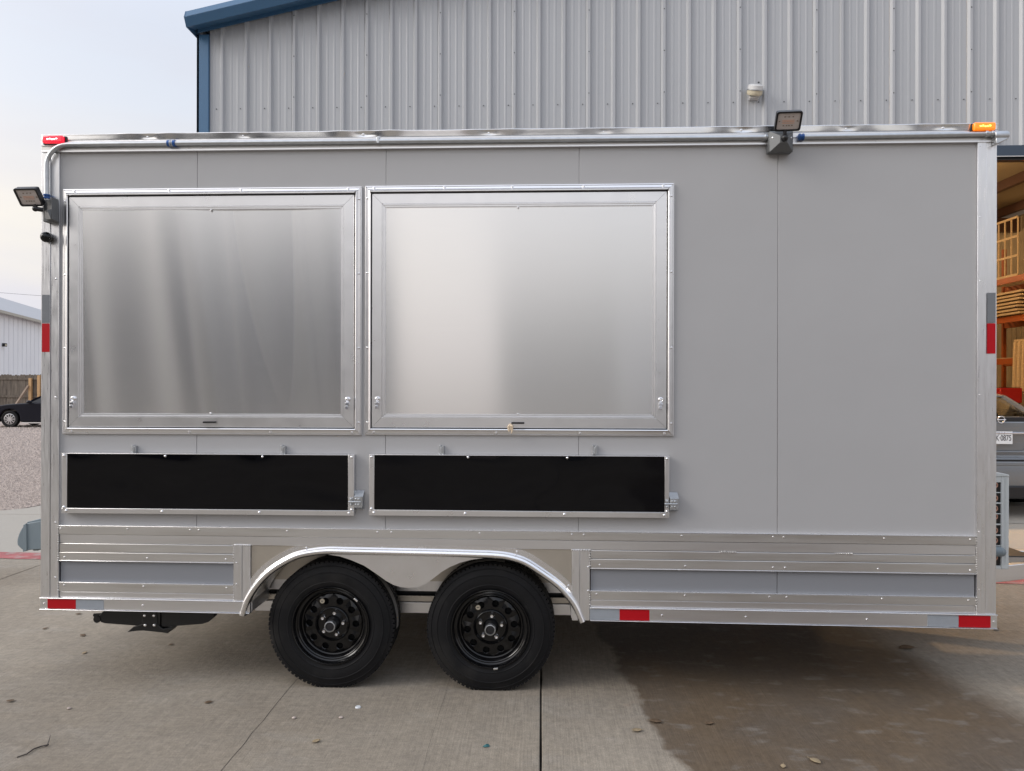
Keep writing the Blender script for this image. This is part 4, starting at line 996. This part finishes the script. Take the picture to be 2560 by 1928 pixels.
for q in range(5): MB().box(10.9, 10.93, 13.05, 13.62, 2.33+q*.085, 2.38+q*.085).build('slat', WOOD, cr_)
MB().box(10.93, 11.4, 13.07, 13.6, 2.33, 2.72).build('crate_core', BLKM, cr_)
bk = MB().lathe([(.0001, 0), (.09, 0), (.105, .24), (.095, .24), (.08, .02)], (10.95, 13.02, 4.225), 20, 'Z').build('bucket', mat('dark_green_bucket', (.03, .05, .04), .5)); tag(bk, 'small dark green bucket on the top rack shelf', 'bucket')
tb = thing('tool_chest', (10.2, 12.6, .12), 'red metal tool chest standing below the rack', 'tool chest')
for q in range(4): bx('drawer', REDB, tb, 9.97, 10.45, 12.60, 13.75, .2+q*.36, .2+q*.36+.33, bevel=.02)
bx('chest_core', BLKM, tb, 10.0, 10.42, 12.63, 13.7, .14, 1.62)
yb_ = MB().box(10.75, 10.99, 12.2, 12.75, .88, 1.30).build('plastic_bin', YELB, None, .02); tag(yb_, 'yellow plastic bin under the rack by the bay door', 'bin')
dk = MB().box(10.78, 11.3, 12.15, 12.78, 1.305, 1.36).box(10.80, 11.2, 12.3, 12.7, .121, .88).build('bin_stand', BLKM, None, .01); tag(dk, 'black stand holding the yellow plastic bin', 'stand')

# ================================================================== CARS (side outline pushed across the width)
def arch(cx, r, z0, n=10):
    a0 = math.asin(min(1, max(-1, (z0-.33)/r))); return [(cx+r*math.cos(PI-a0-(PI-2*a0)*k/n), .33+r*math.sin(PI-a0-(PI-2*a0)*k/n)) for k in range(n+1)]
def car(root, M, L, body, low_top, green, paint, glass, wr, axles, W=.9, rimm=ALLOY, alloys=True):
    """body side outline is (x along car, z); M maps car space (x, y across, z) to the world"""
    def put(m, name, mt, par=root, **kw):
        m.v = [M @ v for v in m.v]; return m.build(name, mt, par, **kw)
    put(MB().prism(body, -W, W), 'body', paint, bevel=.05, mod_seg=3)
    k = len(green); vs = []
    zmin = min(p[1] for p in green); zmax = max(p[1] for p in green)
    def wy(z): return W*.93-(z-zmin)/(zmax-zmin)*.26
    for s_ in (-1, 1): vs += [(p[0], s_*wy(p[1]), p[1]) for p in green]
    gl = MB().add(vs, [tuple(range(k)), tuple(range(2*k-1, k-1, -1))]+[(i, k+i, k+(i+1) % k, (i+1) % k) for i in range(k)])
    put(gl, 'window_glass', glass, bevel=.02)
    top = [p for p in green if p[1] > zmax-.12]; top.sort()
    vs = []
    for s_ in (-1, 1): vs += [(p[0], s_*(wy(p[1])+.012), p[1]+.006) for p in top]+[(p[0], s_*(wy(p[1])+.012), p[1]+.03) for p in reversed(top)]
    kk = 2*len(top); put(MB().add(vs, [tuple(range(kk)), tuple(range(2*kk-1, kk-1, -1))]+[(i, kk+i, kk+(i+1) % kk, (i+1) % kk) for i in range(kk)]), 'roof_skin', paint, bevel=.012)
    for s_ in (-1, 1):
        for i in range(k-1):
            p, q = green[i], green[i+1]
            if abs(p[1]-q[1]) > .02: put(MB().bar((p[0], s_*(wy(p[1])+.008), p[1]), (q[0], s_*(wy(q[1])+.008), q[1]), .05, .06), 'pillar', paint)
    for ax in axles:
        for s_ in (-1, 1):
            Wh = bpy.data.objects.new('wheel', None); col.objects.link(Wh); Wh.parent = root
            c = Vector((ax, s_*(W-.11), wr)); m = MB().lathe([(wr*.64, -.09), (wr*.90, -.105), (wr*.985, -.085), (wr, -.05), (wr, .05), (wr*.985, .085), (wr*.90, .105), (wr*.64, .09)], c, 40, close=True); put(m, 'tyre', RUB, Wh)
            m = MB().lathe([(wr*.65, -.09), (wr*.60, -.095), (wr*.58, -.07), (wr*.58, .07), (wr*.60, .095), (wr*.65, .09)], c, 40, close=True); put(m, 'rim', rimm, Wh)
            m = MB().lathe([(wr*.60, -.03), (.0001, -.03), (.0001, .03), (wr*.60, .03)], c, 24); put(m, 'brake_disc', BLKM, Wh)
            m = MB()
            for q in range(10):
                a = 2*PI*q/10; e = Vector((math.cos(a), 0, math.sin(a))); off_ = s_*.085
                m.bar(c+Vector((0, off_, 0))+e*.03, c+Vector((0, off_, 0))+e*wr*.61, .035, .02, Vector((0, 1, 0)))
            m.lathe([(.0001, s_*.095), (.045, s_*.09), (.05, s_*.07)], c, 16); put(m, 'spokes', rimm, Wh)
# black car, seen from its side, nose to the left
g0c = PG(17, 1067)
CB = thing('black_coupe', (g0c.x, g0c.y, 0), 'black car parked on the gravel in front of the wooden fence', 'car')
Mc = Matrix.Translation((g0c.x, g0c.y+.9, -.03)) @ Matrix.Rotation(math.radians(6), 4, 'Z')
bodyc = [(-.92, .30), (-.95, .55), (-.88, .70), (-.55, .83), (-.1, .90), (.35, .935), (.72, .955), (2.4, .99), (3.3, 1.0), (3.72, .96), (3.78, .62), (3.74, .32), (3.15, .24)]+arch(2.72, .39, .24)[::-1]+[(2.2, .20), (.5, .20)]+arch(0, .39, .22)[::-1]+[(-.5, .22)]
greenc = [(.62, .945), (1.02, 1.17), (1.45, 1.36), (1.9, 1.43), (2.35, 1.42), (2.9, 1.27), (3.45, .995)]
car(CB, Mc, 4.6, bodyc, .95, greenc, CARB, GLASSD, .325, (0, 2.72))
for q in (-1, 1):
    m = MB().ball((.78, q*.97, 1.0), .09, 12, 8, (1.2, .9, .7)); m.v = [Mc @ v for v in m.v]; m.build('wing_mirror', CARB, CB)
m = MB().box(-.93, -.72, -.80, -.55, .62, .70); m.v = [Mc @ v for v in m.v]; m.build('headlight', CHROME, CB, .02)
m = MB().box(-.50, -.42, -.905, -.88, .60, .64); m.v = [Mc @ v for v in m.v]; m.build('side_marker', REDT, CB)
m = MB().box(.45, 2.3, -.88, -.86, .16, .20); m.v = [Mc @ v for v in m.v]; m.build('side_skirt', ALX, CB)
# grey sedan, tail toward the yard, half in the bay
CG = thing('grey_sedan', (5.52, 5.3, .12), 'dark grey sedan with its tail at the open bay door, seen past the trailer', 'car')
zf = .085
Mg = Matrix.Translation((5.52, 5.20, zf)) @ Matrix.Rotation(math.radians(90), 4, 'Z')
bodyg = [(.12, .30), (.03, .36), (.0, .44), (-.005, .62), (.02, .685), (.075, .70), (.085, .715), (.06, .85), (.045, .985), (.035, 1.0), (.03, 1.12), (.06, 1.165), (.16, 1.185), (.62, 1.14), (1.0, 1.02), (3.0, .99), (3.8, .93), (4.5, .80), (4.72, .62), (4.74, .34), (4.5, .22), (4.3, .22)]+arch(3.84, .39, .22)[::-1]+[(3.3, .20), (1.6, .20)]+arch(1.02, .39, .22)[::-1]+[(.5, .24)]
greeng = [(.50, 1.14), (.98, 1.405), (1.5, 1.475), (2.2, 1.47), (2.9, 1.28), (3.45, .98), (2.9, .97), (1.0, 1.0)]
car(CG, Mg, 4.75, bodyg, 1.1, greeng[:6], CARG, GLASS, .335, (1.02, 3.84))
def pg(m, name, mt, par=CG, **kw): m.v = [Mg @ v for v in m.v]; return m.build(name, mt, par, **kw)
pg(MB().box(.018, .045, -.62, .62, .982, 1.002), 'chrome_strip', CHROME, bevel=.004)
pg(MB().box(-.012, .05, -.86, .86, .60, .655), 'bumper_step', CARG, bevel=.012)
pg(MB().box(-.012, .02, -.84, .84, .665, .678), 'bumper_gap', BLKP)
pg(MB().box(.02, .14, -.80, .80, .20, .36), 'bumper_insert', BLKP, bevel=.02)
pg(MB().box(.035, .065, -.84, .84, 1.125, 1.185), 'rear_spoiler', BLKP, bevel=.008)
# plate recess rim
pg(MB().tube([(.052, -.34, .97), (.052, -.325, .80), (.052, -.29, .765), (.052, .29, .765), (.052, .325, .80), (.052, .34, .97)], .008, 8), 'recess_rim', CARG)
LP = bpy.data.objects.new('licence_plate', None); col.objects.link(LP); LP.parent = CG
pcz = PY(2503, 1094.5, 5.22).z; pcx = 5.515
MB().box(pcx-.1525, pcx+.1525, 5.222, 5.226, pcz-.076, pcz+.076).build('plate_sheet', PLATEM, LP, .001)
for sx in (-1, 1): MB().lathe([(.0001, -.004), (.005, -.003), (.006, 0)], (pcx+sx*.09, 5.222, pcz+.058), 8).build('plate_screw', GALV, LP)
def text(body, size, x, y, z, par, m_, wscale=1., bold=.0, name='lettering'):
    cu = bpy.data.curves.new(name, 'FONT'); cu.body = body; cu.size = size; cu.align_x = 'CENTER'; cu.align_y = 'CENTER'; cu.extrude = .0006; cu.offset = bold
    cu.materials.append(m_); o = bpy.data.objects.new(name, cu); col.objects.link(o); o.parent = par
    bpy.context.view_layer.update(); me = bpy.data.meshes.new_from_object(o.evaluated_get(bpy.context.evaluated_depsgraph_get())); bpy.data.objects.remove(o)
    o = bpy.data.objects.new(name, me); col.objects.link(o); o.parent = par
    o.location = Vector((x, y, z))-org(par); o.rotation_euler = (PI/2, 0, 0); o.scale = (wscale, 1, 1); return o
text('TEXAS', .036, pcx+.012, 5.2205, pcz+.052, LP, INK, 1., .0008); text('★', .02, pcx+.088, 5.2205, pcz+.056, LP, INK)
text('K·0875', .098, pcx+.045, 5.2205, pcz-.006, LP, INK, .66, .0004)
# badge: ring with a bar across
bc = PY(2503, 1049.5, 5.215)
MB().tube([bc+Vector((.040*math.cos(a), 0, .040*math.sin(a))) for a in [2*PI*k/28 for k in range(29)]], .0055, 8, caps=False).tube([bc+Vector((-.052, -.004, 0)), bc+Vector((.052, -.004, 0))], .0065, 8).build('badge', CHROME, CG)

# ================================================================== LEFT BACKGROUND
# white warehouse seen obliquely
def cam_pt(u, d, z):                     # d metres along the view axis
    q = CAM+Fv*d+Rv*(u*d); return Vector((q.x, q.y, z))
WH = thing('white_warehouse', cam_pt(-.70, 46, 0), 'white ribbed metal warehouse with grey roof beyond the wooden fence', 'building')
E0, E1 = cam_pt(-.692, 44.2, 0), cam_pt(-.6346, 51.8, 0); d_ = (E1-E0).normalized(); nrm = Vector((d_.y, -d_.x, 0))
if nrm.x < 0: nrm = -nrm
A0 = E0-d_*9; Lw = 62; ez = 6.0
npn = int(Lw/.8)
for k in range(npn):
    a = A0+d_*(k*.8); b = A0+d_*(k*.8+.79)
    c1 = a+d_*.06+nrm*.03; pts = [a, a+d_*.03-nrm*.05, a+d_*.10-nrm*.05, a+d_*.13, b]
    vs = []
    for p in pts: vs += [(p.x, p.y, 0), (p.x, p.y, ez)]
    MB().add(vs, [(2*i, 2*i+2, 2*i+3, 2*i+1) for i in range(4)]).build('wall_panel', WHS, WH, smooth=0)
r0, r1 = cam_pt(-.692, 54, 0), cam_pt(-.6346, 59.6, 0)
B0 = A0+nrm*.35; B1 = A0+d_*Lw+nrm*.35; perp = -nrm
rr0 = B0+perp*7.5; rr1 = B1+perp*7.5
MB().add([(B0.x, B0.y, ez+.02), (B1.x, B1.y, ez+.02), (rr1.x, rr1.y, ez+3.1), (rr0.x, rr0.y, ez+3.1), (B0.x, B0.y, ez-.16), (B1.x, B1.y, ez-.16), ((rr1+perp*7.5).x, (rr1+perp*7.5).y, ez), ((rr0+perp*7.5).x, (rr0+perp*7.5).y, ez)],
         [(0, 1, 2, 3), (0, 1, 5, 4), (3, 2, 6, 7)]).build('roof', ROOFG, WH, smooth=0)
MB().bar((B0.x, B0.y, ez-.08), (B1.x, B1.y, ez-.08), .12, .16).build('gutter', mat('beige_gutter', (.42, .40, .34), .6), WH)
b1 = A0; b2 = A0+perp*14.5; b3 = A0+d_*Lw+perp*14.5; b4 = A0+d_*Lw-nrm*.1
MB().add([(b1.x, b1.y, 0), (b2.x, b2.y, 0), (b3.x, b3.y, 0), (b4.x, b4.y, 0), (b1.x, b1.y, ez), (b2.x, b2.y, ez), (b3.x, b3.y, ez), (b4.x, b4.y, ez)], [(0, 1, 5, 4), (1, 2, 6, 5), (2, 3, 7, 6)]).build('end_walls', WHS, WH)
lpz = A0+d_*9.35+nrm*.12
q = cam_pt(-.6895, 44.6, 1.64+44.6*(964-865)/1850); MB().obox(q+nrm*.1, (.14, .10, .10), Euler((0, 0, 0))).build('wall_light', BLKP, WH, .01); MB().obox(q+nrm*.2+Vector((-.03, -.05, -.01)), (.09, .06, .05), Euler((0, 0, 0))).build('light_lens', CREAM, WH)
# fence
fd = 36.; FY = 31.9
FN = thing('wooden_fence', (-24, FY, 0), 'weathered grey wooden fence between the gravel lot and the white warehouse', 'fence')
rf = random.Random(5); x = -31.
proto = None
while x < -19.5:
    wd = .138+rf.uniform(-.006, .004); h = 2.12+rf.uniform(-.035, .035); yo = rf.uniform(-.008, .008)
    m = MB().prism([(x, 0), (x+wd, 0), (x+wd, h-.035), (x+wd-.03, h), (x+.03, h), (x, h-.035)], FY+yo, FY+.02+yo)
    m.build('plank', WOODG, FN, smooth=0); x += wd+rf.uniform(.001, .006)
for z in (1.93, 1.05, .25): MB().box(-31, -19.5, FY-.05, FY-.012, z-.05, z+.05).build('rail', WOODG, FN)
pxs = [PY(76.5, 960, FY-.1).x, PY(98, 960, FY-.1).x]
for q in pxs: MB().box(q-.07, q+.07, FY-.16, FY-.055, -.03, 2.1 if q == pxs[1] else 1.96).build('post', WOODN, FN, .005)
a, b = PY(71, 965, FY-.15), PY(40, 1012, FY-.9)
MB().bar(a, b+(b-a)*.3, .09, .09).build('brace', WOODB, FN)
for q in (pxs[0]-2.4, pxs[0]-4.8, pxs[0]-7.2, pxs[1]+2.4, pxs[1]+4.8): MB().box(q-.05, q+.05, FY-.15, FY-.055, 0, 1.98).build('post', WOODG, FN)
# power line high beyond
c1, c2 = cam_pt(-.75, 70, 1.64+70*(964-728)/1850), cam_pt(-.60, 70, 1.64+70*(964-745)/1850)
e1, e2 = c1+(c1-c2)*2, c2+(c2-c1)*3
pts = [e1+(e2-e1)*(i/30)+Vector((0, 0, -1.1*math.sin(PI*i/30)+1.05)) for i in range(31)]
cb = MB().tube(pts, .018, 5).build('power_cable', mat('cable_black', (.22, .22, .24), .6)); tag(cb, 'thin power cable sagging across the sky above the warehouse roof', 'cable')

# ================================================================== SMALL THINGS ON THE GROUND
def leaf(px, py, sz, ang, m_, label, grp='dry leaves scattered on the concrete'):
    p = PG(px, py, .0); n_ = 7; vs = []; w_ = []
    rn = random.Random(int(px*7+py)); curl = rn.uniform(.10, .3)
    for i in range(n_+1):
        t_ = i/n_; hw = sz*.30*math.sin(PI*t_)**.8+.0006; xx = (t_-.5)*sz
        zz = .0035+curl*sz*(t_-.5)**2*2
        for s_ in (-1, 0, 1): vs.append((xx, s_*hw, zz+abs(s_)*hw*.35))
    fs = [(3*i+j, 3*i+j+1, 3*i+j+4, 3*i+j+3) for i in range(n_) for j in range(2)]
    me = MB().add([Matrix.Rotation(ang, 3, 'Z') @ Vector(v)+p for v in vs], fs)
    o = thing('dry_leaf', p, label, 'leaf', grp)
    b_ = me.build('blade', m_, o, smooth=60); md = b_.modifiers.new('thickness', 'SOLIDIFY'); md.thickness = .0008
    a = p+Matrix.Rotation(ang, 3, 'Z') @ Vector((sz*.45, 0, .004)); MB().tube([a, a+Matrix.Rotation(ang, 3, 'Z') @ Vector((sz*.25, sz*.03, .004))], .0009, 5).build('stem', m_, o)
leaf(2268, 1622, .10, .1, LEAFB, 'broad brown leaf on the damp patch right of the wheels')
leaf(1773, 1811, .045, .3, LEAFB, 'brown leaf on the damp patch near its left edge')
leaf(2038, 1905, .055, 2.2, LEAFT, 'curled tan leaf at the bottom edge right of centre')
leaf(1640, 1806, .06, 2.8, LEAFB, 'shrivelled brown leaf on the edge of the damp patch')
leaf(1958, 1918, .035, 1.2, LEAFT, 'small tan leaf at the very bottom beside the damp patch')
leaf(1592, 1829, .05, .2, LEAFT, 'pale tan leaf left of the damp patch edge')
leaf(1770, 1656, .035, .9, LEAFB, 'small brown leaf in the shade behind the right wheel')
leaf(196, 1537, .04, .4, LEAFB, 'brown leaf beside the red tape at the left skirt')
leaf(113, 1573, .035, .8, LEAFB, 'small dark leaf left of the folded jack')
leaf(207, 1590, .05, 2.5, LEAFB, 'thin curled leaf just below the folded jack, left part')
leaf(211, 1634, .035, 1.4, LEAFT, 'tiny curled leaf alone on the left slab')
leaf(26, 1755, .04, .2, LEAFB, 'thin dark leaf at the far left edge')
leaf(428, 1613, .03, .7, LEAFB, 'small dark leaf under the jack foot')
leaf(521, 1758, .04, .5, LEAFB, 'slim brown leaf midway between the joint lines at left')
leaf(790, 1856, .04, .8, LEAFT, 'yellowish leaf bit below the white cap')
leaf(2490, 1575, .05, .5, LEAFB, 'dark leaf right of the trailer front end')
for px, py, l_ in ((735, 1797, 'small grey pebble left of the white cap'), (173, 1773, 'pale pebble on the left slab'), (852, 1796, 'light pebble below the white cap')):
    p = PG(px, py); o = MB().ball(p+Vector((0, 0, .005)), .009, 9, 6, (1.2, 1, .6)).build('pebble', STONE); tag(o, l_, 'pebble', 'pebbles on the concrete')
p = PG(895, 1769); o = MB().lathe([(.0001, .006), (.012, .006), (.014, .004), (.0145, 0)], p, 24, 'Z').build('white_disc', WDISC); tag(o, 'round white cap lying in front of the left wheel', 'cap')
p = PG(1215, 1867); o = MB().add([p+Vector(q) for q in ((-.016, -.006, .002), (.0, -.012, .004), (.018, -.002, .003), (.010, .012, .008), (-.008, .010, .003), (0, 0, .012))], [(0, 1, 5), (1, 2, 5), (2, 3, 5), (3, 4, 5), (4, 0, 5), (0, 4, 3, 2, 1)]).build('plastic_scrap', TEAL, smooth=0); tag(o, 'teal scrap of plastic on the slab near the deep joint', 'scrap')
tw = thing('twig', PG(85, 1870), 'forked dark twig lying at the bottom left', 'twig')
P_ = lambda x, y, h=.006: PG(x, y)+Vector((0, 0, h))
MB().tube([P_(42, 1895, .003), P_(66, 1889), P_(84, 1876), P_(104, 1869), P_(122, 1867, .01)], [.0022, .0028, .003, .0032, .0028], 6).build('stem', TWIG, tw)
MB().tube([P_(118, 1867), P_(123, 1856, .012), P_(126, 1846, .016)], [.002, .0018, .001], 6).tube([P_(120, 1867), P_(112, 1872, .008)], .0015, 5).build('side_shoot', TWIG, tw)

# ================================================================== BEHIND THE CAMERA (out of view; warehouse and oak added to shape the aluminium's reflections)
FB = thing('grey_workshop', (10, -34, 0), 'plain grey metal workshop across the yard, mirrored in the shutters', 'building')
MB().box(-2, 34, -46, -34, 0, 5.2).build('wall', FARW, FB); MB().prism([(-2.4, 5.2), (34.4, 5.2), (16, 7.4)], -46.2, -33.8).build('roof', ROOFG, FB)
MB().box(4, 8, -33.98, -33.9, 0, 4).build('roller_door', WHS, FB); MB().box(18, 22, -33.98, -33.9, 0, 4).build('roller_door', WHS, FB)
def tree(x, y, h, w_, seed, label):
    T = thing('added_oak', (x, y, 0), label, 'tree', 'unseen trees added behind the camera'); r = random.Random(seed); m = MB()
    m.tube([(x, y, 0), (x+.1, y, h*.25), (x-.05, y+.1, h*.5), (x, y, h*.85)], [.28, .22, .15, .04], 9)
    for k in range(7):
        a = r.random()*6.28; z = h*r.uniform(.3, .7); e = Vector((x+math.cos(a)*w_*.7, y+math.sin(a)*w_*.7, z+h*.18)); m.tube([(x, y, z), (Vector((x, y, z))+e)/2+Vector((0, 0, .2)), e], [.10, .07, .02], 6)
    m.build('trunk', BARK, T)
    c = MB()
    cl = [(r.gauss(0, w_*.45), r.gauss(0, w_*.45), h*r.uniform(.12, .98), r.uniform(.5, .9)) for _ in range(60)]
    for cx, cy, cz, cr in cl:
        for k in range(60):
            v = Vector((r.gauss(0, 1), r.gauss(0, 1), r.gauss(0, .8))).normalized()*cr*r.uniform(.5, 1); p = Vector((x+cx, y+cy, cz))+v
            a = Vector((r.uniform(-1, 1), r.uniform(-1, 1), r.uniform(-1, 1))).normalized()*.16; b = a.cross(Vector((r.uniform(-1, 1), r.uniform(-1, 1), r.uniform(-1, 1)))).normalized()*.10
            c.add([p-a, p+b, p+a, p-b], [(0, 1, 2, 3)])
    c.build('crown', LEAFG, T, smooth=0, fix=False)
WK = thing('added_warehouse', (-18, -20, 0), 'unseen tall pale warehouse added with dark panels to band the left shutter reflection', 'building')  # unseen building added to darken and band the left shutter's reflection
MB().box(-34, -10.9, -32, -20, 0, 8.0).build('wall', TALLW, WK); MB().box(-9.7, -6.9, -30, -21, 0, 7.5).build('wall', FARW, WK); MB().box(-9.2, -7.8, -20.98, -20.9, 0, 7.2).build('reflection_band', DARKD, WK); MB().box(-10.9, -9.7, -31, -27, 0, 3.5).build('wall', FARW, WK)
for a, b, h in ((-13.4, -11.2, 7.6), (-17.8, -15.4, 7.6), (-22, -20, 7.6)): MB().box(a, b, -19.98, -19.9, 0, h).build('reflection_band', DARKD, WK)  # dark panels added so the left shutter mirrors dark bands

tree(-37, -24, 9, 1.8, 5, 'unseen broad oak added behind the camera, left of the added warehouse')  # unseen tree, added to the surroundings the shutters mirror
